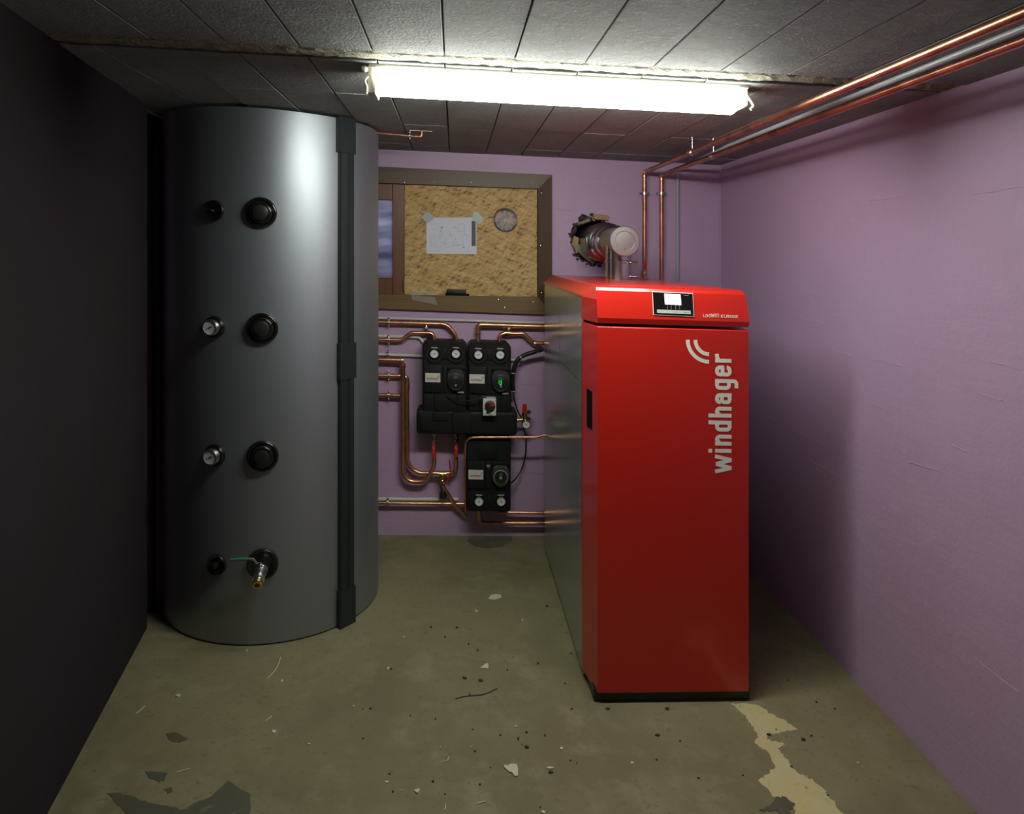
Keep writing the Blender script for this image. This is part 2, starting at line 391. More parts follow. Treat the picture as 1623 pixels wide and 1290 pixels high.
for l in loops:
    for k in range(len(l)):
        a, b = i0+k, i0+(k+1) % len(l); fs.append([a, b, b+n, a+n])
    i0 += len(l)
mb.add(vs, fs); struct(mb.build('wall_back', M['purple'], smooth=0))
# slim paint corner bead beside the right wall, and faint board seams pressed through the paint of the right wall
xx = U(1140, 500, YB).x
struct(MB().box(xx, XR, YB-.006, YB, .05, HC).build('trim_1', M['purple'], smooth=0))
def wallX(px, py):                        # a point of the photo on the right wall
    rx, ry = ray(px); k = XR/rx
    return Vector((XR, k*ry, H-(py-Y0-SL*(px-811.5))*k/FOC))
mb = MB()
def seam(a, b, pt, nrm, w=.0022):
    p, q = pt(*a), pt(*b); nseg = 8; pts = []
    for k in range(nseg+1):
        v = p.lerp(q, k/nseg); v.z += random.uniform(-.002, .002); pts.append(v)
    mb.tube(pts, [w*random.uniform(.35, 1) for _ in pts], seg=6)
for a, b in [((1190, 492), (1240, 499)), ((1240, 499), (1312, 513)), ((1314, 552), (1352, 564)), ((1382, 569), (1430, 580)), ((1439, 541), (1482, 552)), ((1552, 569), (1622, 585)),
             ((1192, 646), (1228, 664)), ((1258, 682), (1316, 710)), ((1284, 730), (1340, 762)), ((1550, 623), (1590, 636)), ((1384, 641), (1408, 650)), ((1440, 732), (1500, 750)), ((1545, 1043), (1615, 1098)),
             ((1510, 706), (1532, 716)), ((1540, 308), (1622, 296)), ((1272, 461), (1312, 467)), ((1380, 318), (1430, 312))]:
    seam(a, b, wallX, 0)
struct(mb.build('trim_2', M['purple']))
mb = MB()
def wallB(px, py): return U(px, py, YB)
for a, b in [((648, 605), (663, 606)), ((822, 608), (858, 611)), ((602, 746), (612, 746)), ((812, 749), (860, 751)), ((878, 331), (905, 334))]:
    seam(a, b, wallB, 0, .0009)
struct(mb.build('trim_3', M['mortar']))

# ceiling: grey boards, a little lower beyond the lamp
mb = MB(); gap = .0022; bw = .205; x0 = -.03
ks = range(int((XL-x0)/bw)-1, int((XR-x0)/bw)+1)
for k in ks:
    xa, xb = x0+k*bw+gap, x0+(k+1)*bw-gap
    xa, xb = max(xa, XL-.05), min(xb, XR+.05)
    if xb-xa < .01: continue
    y = YR
    cuts = [YR, -.4+.3*random.random(), .75+.2*random.random(), YF-.012]
    cuts = [YR, .35, 2.110]
    for a, b in zip(cuts, cuts[1:]):
        dz = random.uniform(-.0018, .0018)
        mb.box(xa, xb, a+gap, b-gap, HF+dz, HF+.02, .002, 1)
    rows = [2.218, 2.70, 3.30, 3.90, YB+.02]
    for j, (a, b) in enumerate(zip(rows, rows[1:])):
        dz = random.uniform(-.0015, .0015)
        mb.box(xa, xb, a+gap, b-gap, HC+dz, HC+.02, .002, 1)
ce = struct(mb.build('ceiling', M['concrete_ceiling'], smooth=0))
struct(MB().box(XL-.12, XR+.12, YR-.1, YB+.28, HF+.019, HF+.1).build('ceiling_joints', M['joint'], ce, 0))
mb = MB(); nx = 150; vs = []; fs = []               # rough concrete strip between the two fields of boards
for j in range(5):
    for i in range(nx+1):
        x = XL-.05+(XR+.1-XL)*i/nx
        e = random.uniform(-.004, .004) if j in (0, 4) else 0
        vs.append(Vector((x, 2.106+.114*j/4+e, HC+.002+random.uniform(-.003, .003)+(.006 if j in (0, 4) else 0))))
for j in range(4):
    for i in range(nx):
        a = j*(nx+1)+i; fs.append([a, a+1, a+nx+2, a+nx+1])
mb.add(vs, fs); mb.box(XL-.05, XR+.05, 2.112, 2.214, HC+.008, HC+.018)
struct(mb.build('trim_4', M['ceiling_edge'], smooth=0))
# floor marks
def ragged(pts, f, n=5, amp=.006):
    out = []
    P = [f(*p) for p in pts]
    for i in range(len(P)):
        a, b = P[i], P[(i+1) % len(P)]
        for k in range(n):
            v = a.lerp(b, k/n)
            if k: v += Vector((random.uniform(-amp, amp), random.uniform(-amp, amp), 0))
            out.append(v)
    return out
def z6(x, y): return G(1130+x/6.01, 1080+y/6.01)
fl = bpy.data.objects['floor']
cream = [(170, 205), (420, 225), (560, 310), (700, 380), (805, 460), (640, 490), (520, 510), (510, 555), (620, 580), (660, 585), (680, 620), (610, 640), (700, 740), (760, 830), (820, 880), (900, 905), (1000, 985), (1100, 1080), (1170, 1180), (1300, 1330), (800, 1330), (780, 1262), (770, 1180), (690, 1130), (560, 1085), (430, 940), (540, 880), (590, 800), (540, 700), (460, 630), (400, 590), (440, 540), (420, 490), (360, 400), (300, 320), (230, 260)]
struct(MB().prism(ragged(cream, z6), (0, 0, .0012)).build('paint_patch', M['cream_paint'], fl, 0))
brown = [(440, 1225), (560, 1160), (600, 1100), (690, 1100), (775, 1160), (765, 1215), (700, 1262), (640, 1262), (600, 1230), (520, 1240)]
struct(MB().prism(ragged(brown, z6, 5, .005), (0, 0, .0016)).build('paint_patch', M['dark_patch'], fl, 0))
def z3(x, y): return G(x/3.246, 900+y/3.246)
dark = [(550, 1160), (620, 1158), (720, 1200), (830, 1222), (950, 1245), (1000, 1210), (1090, 1175), (1170, 1095), (1290, 1165), (1290, 1220), (1250, 1340), (820, 1340), (640, 1266), (600, 1215)]
struct(MB().prism(ragged(dark, z3, 5, .005), (0, 0, .0012)).build('paint_patch', M['dark_patch'], fl, 0))
for c in ([(850, 855), (900, 845), (970, 880), (925, 900), (880, 890)], [(745, 1050), (855, 1055), (850, 1085), (820, 1105), (760, 1080)], [(840, 1140), (875, 1128), (890, 1150), (860, 1162)]):
    struct(MB().prism(ragged(c, z3, 3, .004), (0, 0, .0012)).build('paint_patch', M['dark_patch'], fl, 0))
dampc = [(742, 850), (775, 846), (808, 851), (812, 857), (800, 864), (778, 869), (752, 866), (741, 858)]
struct(MB().prism(ragged(dampc, G, 4, .01), (0, 0, .0012)).build('damp_stain', M['damp'], fl, 0))

# ------------------------------------------------------------------ window
wn = thing('window_1', U(738, 480, YB), None, None); struct(wn)
def wbox(mb, x0, x1, y0, y1, z0, z1, bev=.003): return mb.box(x0, x1, y0, y1, z0, z1, bev, 1)
Wf = YB-.028
def mitre(pts, name, m):                            # four-corner board standing proud of the wall
    P = [U(x, y, Wf) for x, y in pts]
    return MB().prism(P, (0, .026, 0)).build(name, m, wn, 0)
oL, oR, oT0, oB = 540, 875, 262.5, 489
TLo, TRo, TRi, TLi = (540, 261), (875, 277), (853, 299), (560, 288)
BLo, BRo, BRi, BLi = (540, 487), (875, 499), (853, 471), (560, 466)
struct(mitre([TLo, TRo, TRi, TLi], 'window_frame', M['frame_h']))
struct(mitre([TRo, BRo, BRi, TRi], 'window_frame', M['frame_v']))
struct(mitre([BRo, BLo, BLi, BRi], 'window_sill', M['sill']))
struct(mitre([BLo, TLo, TLi, BLi], 'window_frame', M['frame_v']))
p0, p1 = U(560, 466, YB+.03), U(856, 471, YB+.03)
# inner reveal of the frame
mb = MB()
a = U(851.5, 297, YB); mb.box(a.x, a.x+.02, YB-.01, YB+.06, win_b-.01, win_t+.0)
mb.box(win_l, a.x+.02, YB-.01, YB+.06, U(700, 292, YB).z, U(700, 292, YB).z+.02)
struct(mb.build('window_frame', M['frame_v'], wn, 0))
# left casement with its pane
sx0, sx1 = win_l+.002, U(641.5, 380, YB+.01).x
gz0, gz1 = U(612, 441, YB+.012).z, U(612, 317, YB+.012).z
gx1 = U(622, 380, YB+.012).x
mb = MB(); yA, yBk = YB+.012, YB+.05
mb.box(gx1, sx1, yA, yBk, win_b, win_t-.004, .003, 1); mb.box(sx0, sx0+.05, yA, yBk, win_b, win_t-.004, .003, 1)
mb.box(sx0+.05, gx1, yA, yBk, win_b, gz0, .003, 1); mb.box(sx0+.05, gx1, yA, yBk, gz1, win_t-.004, .003, 1)
sash = struct(mb.build('window_sash', M['sash_wood'], wn, 0))
struct(MB().box(sx0+.045, gx1+.004, yA+.016, yA+.020, gz0-.004, gz1+.004).build('window_pane', M['pane'], sash, 0))
hp = U(638, 452, YB)
struct(MB().cyl((sx1-.004, YB+.004, U(638, 461, YB).z), (sx1-.004, YB+.004, U(638, 443, YB).z), .006, 12).build('window_hinge', M['chrome'], sash))
for sx, sy in ((641, 289), (687, 288), (747, 289), (843, 292), (858, 306), (857, 389), (858, 464), (845, 479), (800, 488), (790, 475)):
    c = U(sx, sy, Wf); struct(MB().lathe(c, (0, -1, 0), [(.0035, 0), (.0035, .001), (.002, .0016)], 10).build('screw', M['chrome'], wn))
# strand board filling the right part, with a round vent
osb = thing('strand_board', U(745, 470, YB), 'golden strand board panel filling the right side of the wooden window', 'board')
ox0, ox1 = U(641.5, 380, YB+.01).x, U(852, 380, YB+.01).x
vc = U(801, 349, YB+.01); VR = .070
circ = [Vector((vc.x+(VR-.006)*math.cos(2*PI*k/32), 0, vc.z+(VR-.006)*math.sin(2*PI*k/32))) for k in range(32)]
ob = [Vector((ox0, 0, win_b+.002)), Vector((ox1, 0, win_b+.002)), Vector((ox1, 0, win_t-.002)), Vector((ox0, 0, win_t-.002))]
fl_ = ob+circ; t_ = tessellate_polygon([ob, circ[::-1]]); fl_ = ob+circ[::-1]; n = len(fl_)
mb = MB(); vs = [Vector((v.x, YB+.010, v.z)) for v in fl_]+[Vector((v.x, YB+.028, v.z)) for v in fl_]
fs = [list(t) for t in t_]+[[i+n for i in t][::-1] for t in t_]
for s0, ln in ((0, 4), (4, 32)):
    for k in range(ln): a, b = s0+k, s0+(k+1) % ln; fs.append([a, b, b+n, a+n])
mb.add(vs, fs).build('board', M['osb'], osb, 0)
vent = thing('air_vent', (vc.x, YB+.006, vc.z-VR), 'round metal vent grille in the strand board, right of the paper', 'vent')
vo = Vector((vc.x, YB+.010, vc.z))
mb = MB().lathe(vo+Vector((0, -.0008, 0)), (0, -1, 0), [(VR-.008, 0), (VR-.008, .004), (VR-.004, .006), (VR, .004), (VR+.001, 0)], 48, False, False)
mb.build('rim', M['chrome'], vent)
mb = MB()
for k in range(1, 7):
    r = (VR-.008)*k/7
    mb.tube([vo+Vector((r*math.cos(2*PI*q/36), -.002, r*math.sin(2*PI*q/36))) for q in range(37)], .0016, seg=6)
for k in range(12):
    q = PI*2*k/12+.13; mb.tube([vo+Vector((.004*math.cos(q), -.0024, .004*math.sin(q))), vo+Vector(((VR-.007)*math.cos(q), -.0024, (VR-.007)*math.sin(q)))], .0016, seg=6)
mb.lathe(vo+Vector((0, -.001, 0)), (0, -1, 0), [(.007, 0), (.007, .004)], 16)
mb.build('grille', M['bezel'], vent)
vb = MB().lathe(vo+Vector((0, .045, 0)), (0, -1, 0), [(VR-.002, 0), (VR-.006, .017)], 32, False, False); vb.build('duct_sleeve', M['copper'], vent)
MB().lathe(vo+Vector((0, .046, 0)), (0, -1, 0), [(VR, -.004), (VR, .0)], 32).build('duct_flap', mat('grey_and_copper_flap', (.20, .20, .27), .5, noise=[(9, (.80, .48, .32), .50, .53)]), vent)
# plan taped to the board
pp = thing('paper_plan', U(715, 403, YB+.009), 'white heating diagram sheet taped to the strand board', 'paper')
Y1 = YB+.0088
P = [U(676, 345, Y1), U(755, 344.5, Y1), U(755.5, 403, Y1), U(676, 402, Y1)]
MB().prism(P, (0, .0006, 0)).build('sheet', M['paper'], pp, 0)
MB().prism([U(747.5, 350, Y1-.0008), U(754, 350, Y1-.0008), U(754, 390, Y1-.0008), U(747.5, 390, Y1-.0008)], (0, .0005, 0)).build('printed_bar', M['ink'], pp, 0, 'dark grey printed bar along the right edge')
mb = MB()
random.seed(3)
def ln(x0, y0, x1, y1, w=.35):
    mb.prism([U(x0-w/2, y0-w/2, Y1-.0008), U(x1+w/2, y0-w/2, Y1-.0008), U(x1+w/2, y1+w/2, Y1-.0008), U(x0-w/2, y1+w/2, Y1-.0008)], (0, .0005, 0))
for a in [(683, 371, 683, 390), (687, 369, 687, 385), (691, 372, 691, 391), (698, 358, 698, 378), (701, 358, 701, 376), (683, 391, 700, 391), (713, 366, 713, 374), (713, 374, 722, 374), (728, 355, 736, 355), (736, 355, 736, 366), (728, 355, 728, 366), (727, 367, 738, 367),
          (705, 378, 705, 392), (705, 392, 716, 392), (722, 388, 734, 388), (734, 380, 734, 388), (681, 350, 690, 350), (681, 355, 693, 355), (681, 398, 697, 398), (706, 398, 712, 398), (738, 399, 745, 399), (685, 363, 695, 363), (716, 384, 726, 384), (740, 372, 740, 382)]: ln(*a)
for k in range(26): x = random.uniform(682, 742); y = random.uniform(358, 392); ln(x, y, x+random.uniform(.8, 2), y+random.uniform(.4, 1.2))
mb.build('diagram', M['faint_ink'], pp, 0)
random.seed(11)
for q in ([(668, 344), (676, 336), (680, 336), (688, 344), (687, 347), (677, 354)], [(749, 345), (751, 336), (757, 336), (767, 347), (760, 356), (748, 348)]):
    MB().prism([U(x, y, Y1-.0022) for x, y in q], (0, .0006, 0)).build('tape', M['tape'], pp, 0, 'crinkled pale green tape')
# stapler-like black case and clear bag on the sill
sb = thing('black_case', U(725, 472, YB-.03), 'small black plastic case standing on the window sill', 'case')
zs = U(725, 470.5, Wf).z; xa, xb = U(706, 470, YB-.02).x, U(744, 470, YB-.02).x
MB().box(xa, xb, YB-.0275, YB+.002, zs, zs+.020, .006, 3).build('base', M['black_gloss'], sb)
MB().box(xa+.006, xb-.018, YB-.024, YB-.002, zs+.018, zs+.042, .006, 3).build('lid', M['black_plastic'], sb)
MB().box(xa+.05, xb-.022, YB-.0265, YB-.022, zs+.022, zs+.028, .001, 1).build('clip', M['grey_plastic'], sb)
mb = MB(); nx, nz = 12, 8; c00, c10, c11, c01 = (652, 458), (684, 458), (694, 484), (653, 475)
vs = []
for j in range(nz+1):
    for i in range(nx+1):
        u, v = i/nx, j/nz
        x = (c00[0]*(1-u)+c10[0]*u)*(1-v)+(c01[0]*(1-u)+c11[0]*u)*v+random.uniform(-.4, .4)
        y = (c00[1]*(1-u)+c10[1]*u)*(1-v)+(c01[1]*(1-u)+c11[1]*u)*v+3*math.sin(u*3)*(1-v)+random.uniform(-.4, .4)
        vs.append(U(x, y, Wf-.004-.006*random.random()+(.026*(1-v) if v < .5 else 0)*1.0))
for j in range(nz):
    pass
fs = [[j*(nx+1)+i, j*(nx+1)+i+1, (j+1)*(nx+1)+i+1, (j+1)*(nx+1)+i] for j in range(nz) for i in range(nx)]
back = [v+Vector((0, .0035, 0)) for v in vs]; nn = len(vs)
rim = [i for i in range(nx)]
mb.add(vs+back, fs+[[k+nn for k in f][::-1] for f in fs]+[[i, i+1, i+1+nn, i+nn] for i in range(nx)])
tag(mb.build('plastic_bag', M['bag'], None, 60), 'crumpled clear plastic bag hanging over the window sill', 'bag')

# ------------------------------------------------------------------ lamp
lx0, lx1 = -.262, .935
lamp = thing('ceiling_lamp', ((lx0+lx1)/2, 2.30, HC), 'long lit fluorescent ceiling lamp with white clear cover', 'lamp')
MB().box(lx0, lx1, 2.246, 2.372, HC-.012, HC+.0, .002, 2).build('housing', M['white'], lamp)
prof = []
for k in range(13):
    q = PI*k/12; prof.append((2.309-.064*math.cos(q), HC-.012-.072*math.sin(q)**.45))
r0 = [Vector((lx0+.022, y, z)) for y, z in prof]; r1 = [Vector((lx1-.030, y, z)) for y, z in prof]
r2 = [Vector((lx1-.012, 2.309+(y-2.309)*.8, HC-.012+(z-HC+.012)*.75)) for y, z in prof]
MB().loft([r0, r1, r2]).build('lamp_cover', M['tube'], lamp)
MB().box(lx0-.006, lx0+.020, 2.250, 2.368, HC-.090, HC-.004, .006, 2).build('end_cap', M['white'], lamp)
MB().box(lx1-.012, lx1+.004, 2.262, 2.356, HC-.066, HC-.004, .005, 2).build('end_cap', M['white'], lamp)
MB().tube(smoothpts([(lx1-.002, 2.258, HC-.034), (lx1+.010, 2.255, HC-.050), (lx1+.018, 2.254, HC-.066), (lx1+.008, 2.253, HC-.078)]), .005, seg=8).build('clip', M['white'], lamp)
MB().tube(smoothpts([(lx0-.004, 2.246, HC-.040), (lx0-.012, 2.244, HC-.056), (lx0-.006, 2.244, HC-.075), (lx0-.008, 2.244, HC-.094)]), .0045, seg=8).build('clip', M['white'], lamp)
MB().sph((lx0-.014, 2.25, HC-.018), .011).build('cable_gland', M['white'], lamp)

# ------------------------------------------------------------------ buffer tank
TX, TY, TR, TH_ = -.8389, 3.477, .4754, 2.176
def tpt(px, py):                      # a point of the photo on the tank jacket: angle and height
    rx, ry = ray(px); aa = rx*rx+ry*ry; bb = rx*TX+ry*TY; cc = TX*TX+TY*TY-TR*TR
    t = (bb-math.sqrt(max(bb*bb-aa*cc, 0)))/aa
    X, Y = rx*t, ry*t
    return math.atan2(Y-TY, X-TX), H-(py-Y0-SL*(px-811.5))*t/FOC
tank = thing('buffer_tank', (TX, TY, 0), 'tall silver grey round heating buffer tank beside the dark left wall', 'tank')
MB().lathe((TX, TY, 0), (0, 0, 1), [(TR-.004, .004), (TR, .008), (TR, TH_-.003), (TR-.004, TH_)], 160).build('insulation_jacket', M['tank'], tank, 30)
MB().lathe((TX, TY, 0), (0, 0, 1), [(TR-.012, 0), (TR-.012, .006)], 96).build('base_ring', M['black_plastic'], tank)
def polar(a, r, z): return Vector((TX+r*math.cos(a), TY+r*math.sin(a), z))
def rail(px, y0, y1, half, r0, r1, name, m, ribs=False, ang=None, zz=None):
    a = ang if ang is not None else tpt(px, 500)[0]
    za, zb = zz if zz else (tpt(px, y0)[1], tpt(px, y1)[1])
    if ribs: prof = [(-half, r0), (-half, r1-.004), (-half+.003, r1), (-.004-half*.2, r1), (-half*.2, r1-.006), (half*.15, r1-.006), (half*.15+.004, r1), (half-.003, r1), (half, r1-.004), (half, r0)]
    else: prof = [(-half, r0), (-half, r1-.003), (-half+.003, r1), (half-.003, r1), (half, r1-.003), (half, r0)]
    rings = [[polar(a+u/TR, r, z) for u, r in prof] for z in (zb, za)]
    return MB().loft(rings).build(name, m, tank, 25)
aR = tpt(546, 500)[0]
hw = abs(tpt(557, 500)[0]-tpt(536, 500)[0])*TR/2
rail(546.5, 220, 975, hw, TR-.003, TR+.020, 'closing_strip', M['rail'], True)
rail(546, 187, 243, hw*1.22, TR-.003, TR+.024, 'strip_cover', M['rail'])
rail(547, 543, 600, hw*1.20, TR-.003, TR+.024, 'strip_cover', M['rail'])
rail(546.5, 931, 989, hw*1.16, TR-.003, TR+.024, 'strip_cover', M['rail'])
# second closing strip on the left flank
d_ = math.hypot(TX, TY); aL = math.atan2(-TY, -TX)-math.acos(TR/d_)    # tangent point seen on the left
aL = aL+.0
zt = lambda py: H-(py-Y0-SL*(255-811.5))*(math.sqrt(d_*d_-TR*TR)*.93)/FOC
rail(0, 0, 0, .034, TR-.003, TR+.040, 'closing_strip', M['black_plastic'], False, aL-.02, (zt(232), zt(478)))
rail(0, 0, 0, .034, TR-.003, TR+.030, 'closing_strip', M['black_plastic'], False, aL-.02, (zt(478), zt(950)))
rail(0, 0, 0, .026, TR-.003, TR+.030, 'strip_cover', M['black_plastic'], False, aL-.02, (zt(208), zt(232)))
MB().sph(polar(aL-.02, TR+.028, zt(702)), .024, (1, 1, 1.3)).build('strip_clip', M['black_gloss'], tank)
def onTank(px, py):
    a, z = tpt(px, py); return a, polar(a, TR-.002, z), Vector((math.cos(a), math.sin(a), 0))
for px, py in ((414, 337), (416, 520), (416.5, 722)):
    a, p, nr = onTank(px, py)
    pg = MB().lathe(p, nr, [(.050, -.01), (.0620, .002), (.0628, .012), (.0600, .019), (.0550, .021), (.0480, .019), (.0465, .016), (.0460, .022), (.044, .030), (.040, .033)], 48)
    po = pg.build('port_cover', M['black_gloss'], tank, 50)
    MB().lathe(p+nr*.0325, nr, [(.030, 0), (.030, .004), (.026, .006)], 32).build('plug', M['black_plastic'], po, 30)
a, p, nr = onTank(416.5, 893)
po = MB().lathe(p, nr, [(.050, -.01), (.0615, .002), (.0622, .012), (.0590, .019), (.054, .020), (.040, .013), (.026, .011)], 48).build('port_cover', M['black_gloss'], tank, 50)
# drain valve
dv = MB(); dn = (nr*1+Vector((0, 0, -.28))+Vector((-.05, 0, 0))).normalized()
dv.lathe(p, nr, [(.021, 0), (.021, .045), (.025, .046), (.025, .060), (.020, .062)], 24)
q0 = p+nr*.055
dv.lathe(q0, dn, [(.021, 0), (.024, .010), (.024, .028), (.020, .034), (.020, .048), (.023, .050), (.023, .062), (.018, .064), (.017, .075)], 24)
dv.lathe(q0+dn*.018+Vector((0, 0, .018)), (0, 0, 1), [(.009, 0), (.009, .014), (.005, .016), (.005, .022)], 12)
valve = dv.build('drain_valve', M['chrome'], tank, 40, 'metal drain valve with a brass spout')
q1 = q0+dn*.074
MB().lathe(q1, dn, [(.0195, -.004), (.0195, .016), (.017, .018), (.0105, .018), (.0105, .002)], 24, False, True).build('spout', M['brass'], valve)
tn = Vector((nr.y, -nr.x, 0)); tn = tn if tn.x < 0 else -tn
lv = q0+dn*.018+Vector((0, 0, .036))
MB().tube(smoothpts([lv, lv+tn*.012, lv+tn*.026+Vector((0, 0, .016)), lv+tn*.036+Vector((0, 0, .018))]), .0045, seg=8).build('lever', M['chrome'], valve)
MB().tube([lv+tn*.034+Vector((0, 0, .018)), lv+tn*.060+Vector((0, 0, .020)), lv+tn*.112+Vector((0, 0, .019))], [.0055, .007, .006], seg=10).build('lever_sleeve', M['green_lever'], valve)
def gauge(p, nr, R, parent, ang, name='thermometer', depth=.03, rim='chrome', lab=None):
    g = MB().lathe(p, nr, [(R*.8, 0), (R, .003), (R, depth-.003), (R*.95, depth), (R*.84, depth), (R*.82, depth-.003)], 32, True, False).build(name, M[rim], parent, 40, lab)
    MB().lathe(p+nr*(depth-.0042), nr, [(R*.83, 0), (R*.83, .001)], 32).build('dial', M['dial'], g, 30)
    # frame of the dial
    up = Vector((0, 0, 1)); rt = up.cross(nr).normalized(); up = nr.cross(rt)
    c = p+nr*(depth-.0028)
    d = rt*math.cos(ang)+up*math.sin(ang); e = rt*-math.sin(ang)+up*math.cos(ang)
    mb = MB(); w = R*.05
    mb.prism([c-d*R*.28-e*w*2.2, c-d*R*.28+e*w*2.2, c+e*w, c+d*R*.72, c-e*w], nr*.0008)
    mb.lathe(c, nr, [(R*.12, 0), (R*.12, .0016)], 12)
    mb.build('needle', M['ink'], g, 30)
    mb = MB()
    for k in range(13):
        t = math.radians(225-270*k/12); q = rt*math.cos(t)+up*math.sin(t); s_ = rt*-math.sin(t)+up*math.cos(t)
        mb.prism([c+q*R*.64-s_*w*.4, c+q*R*.76-s_*w*.4, c+q*R*.76+s_*w*.4, c+q*R*.64+s_*w*.4], -nr*.0006)
    mb.build('scale', M['ink'], g, 0)
    return g
a, p, nr = onTank(340, 334)
po = MB().lathe(p, nr, [(.036, -.01), (.0435, .002), (.0440, .010), (.0410, .016), (.034, .012), (.020, .008)], 40).build('sensor_cover', M['black_gloss'], tank, 50)
MB().sph(p+nr*.014, .011, (1, 1, .5)).build('sensor_tip', M['chrome'], po)
for px, py, ga in ((341, 518, 205), (341.5, 721, 205)):
    a, p, nr = onTank(px, py)
    po = MB().lathe(p, nr, [(.036, -.01), (.0445, .002), (.0450, .010), (.0420, .016), (.035, .013), (.020, .010)], 40).build('gauge_cover', M['black_gloss'], tank, 50)
    gauge(p, nr, .033, tank, math.radians(ga), depth=.042)
a, p, nr = onTank(344, 894)
po = MB().lathe(p, nr, [(.036, -.01), (.0420, .002), (.0425, .010), (.0400, .016), (.034, .012), (.020, .010)], 40).build('sensor_cover', M['black_gloss'], tank, 50)
MB().lathe(p, nr, [(.013, .006), (.013, .028), (.008, .031)], 16).build('sensor_tip', M['black_plastic'], po)

# ------------------------------------------------------------------ boiler
BX0, BX1, FX0, FX1 = .492, 1.104, .516, 1.0797
BF, BC, BK = 2.5975, 2.755, 3.966
boil = thing('wood_boiler', ((BX0+BX1)/2, 3.3, 0), 'red fronted wood boiler with grey steel sides and white lettering', 'boiler')
MB().box(.505, 1.09, 2.612, 3.95, 0, .05, .003, 1).build('plinth', M['black_plastic'], boil, 0)
mb = MB().box(BX0, BX1, BC+.004, BK, .014, 1.468, .003, 1)
body = mb.build('casing', M['steel'], boil, 0)
mb = MB()                                   # the seam and screw heads on the side panel
mb.box(BX0-.0006, BX0+.001, 2.76, 3.386, 1.129, 1.1315); mb.box(BX0-.0006, BX0+.001, 3.384, 3.387, 1.1315, 1.36)
mb.build('panel_seam', M['grey_plastic'], body, 0)
# door with bevelled edges
def ring(z, f=BF, c=BC, x0=FX0, x1=FX1, s0=.488, s1=1.108, back=None):
    bk = c+.02 if back is None else back
    return [Vector((x0, f, z)), Vector((x1, f, z)), Vector((s1, c, z)), Vector((s1, bk, z)), Vector((s0, bk, z)), Vector((s0, c, z))]
zd1 = 1.3705
rings = [ring(.038, BF+.004, BC, FX0+.001, FX1-.001), ring(.041), ring(zd1-.004), ring(zd1, BF+.004, BC, FX0+.001, FX1-.001)]
door = MB().loft(rings).build('door', M['red'], boil, 0)
# slot handle on the bevelled edge
def onchamf(px):
    rx, ry = ray(px); ax, ay, bx, by = FX0, BF, .488, BC
    # a + t*(b-a) = k*(rx,ry)
    det = (bx-ax)*(-ry)-(by-ay)*(-rx); t = ((-ax)*(-ry)-(-ay)*(-rx))/det
    return Vector((ax+t*(bx-ax), ay+t*(by-ay), 0))
c0, c1 = onchamf(930.3), onchamf(938.7)
zh1 = H-(620-Y0-SL*(934-811.5))*((c0.y+c1.y)/2/CP)/FOC; zh0 = H-(680.5-Y0-SL*(934-811.5))*((c0.y+c1.y)/2/CP)/FOC
tdir = (c1-c0).normalized(); nch = Vector((tdir.y, -tdir.x, 0)); nch = nch if nch.x < 0 else -nch
def cprism(e, z0, z1, o0, o1):
    a_, b_ = c0-tdir*e, c1+tdir*e
    return MB().prism([Vector((a_.x, a_.y, z0))+nch*o0, Vector((b_.x, b_.y, z0))+nch*o0, Vector((b_.x, b_.y, z1))+nch*o0, Vector((a_.x, a_.y, z1))+nch*o0], nch*(o1-o0))
cprism(.0, zh0, zh1, -.003, .0012).build('door_handle', M['slot'], door, 0, 'black slot handle in the bevelled edge')
for zz0, zz1 in ((zh0-.003, zh0), (zh1, zh1+.003)): cprism(.001, zz0, zz1, -.003, .002).build('handle_edge', M['grey_plastic'], door, 0)
# hood
zb = 1.3815
rings = [ring(zb, BF-.001, BC-.002, FX0, FX1, .4865, 1.1095), ring(zb+.02, BF-.006, BC-.008, FX0-.001, FX1+.001, .4855, 1.1105),
         ring(1.468, BF+.004, BC-.014, FX0-.003, FX1-.004, .4865, 1.1095), ring(1.500, BF+.012, BC-.014, FX0-.004, FX1-.008, .516, 1.080),
         ring(1.511, BF+.020, BC-.014, FX0-.002, FX1-.012, .526, 1.070), ring(1.5165, BF+.036, BC-.014, FX0+.004, FX1-.018, .531, 1.065)]
hood = MB().loft(rings).build('hood', M['red'], boil, 20)
prof = [(.4875, 1.4665), (.4885, 1.473), (.529, 1.512), (.535, 1.5145), (1.061, 1.5145), (1.067, 1.512), (1.1075, 1.473), (1.1085, 1.4665)]
MB().loft([[Vector((x, y, z)) for x, z in prof] for y in (BC-.006, BK+.004)]).build('lid', M['red'], boil, 20)
MB().box(.60, 1.05, 2.80, 3.30, 1.514, 1.5175, .001, 1).build('cleaning_cover', M['red'], boil, 0)
# control panel on the hood face
def hy(z): return BF-.006+(z-zb-.02)*(.010/(1.468-zb-.02))      # hood face distance at height z
def hp_(px, py, off):
    p = U(px, py, BF); y = hy(p.z)-off; return U(px, py, y)
def hquad(pts, off, th, name, m, parent, lab=None):
    return MB().prism([hp_(x, y, off) for x, y in pts], (0, th, 0)).build(name, m, parent, 0, lab)
cp_ = hquad([(1033.5, 461.5), (1098.5, 464.5), (1100.5, 502), (1035.5, 499)], .003, .006, 'control_panel', M['bezel'], hood)
hquad([(1034.8, 463), (1097.5, 465.8), (1099.2, 500.6), (1036.6, 497.7)], .0042, .002, 'panel_face', M['black_gloss'], cp_)
hquad([(1052.8, 465.6), (1078.5, 466.6), (1080, 483.5), (1054.2, 482.4)], .0050, .002, 'screen', M['screen'], cp_, 'bright white lit screen')
hquad([(1041.2, 490.4), (1094.6, 492.5), (1095, 498), (1041.6, 495.8)], .0050, .002, 'key_strip', M['key_strip'], cp_)
mb = MB()
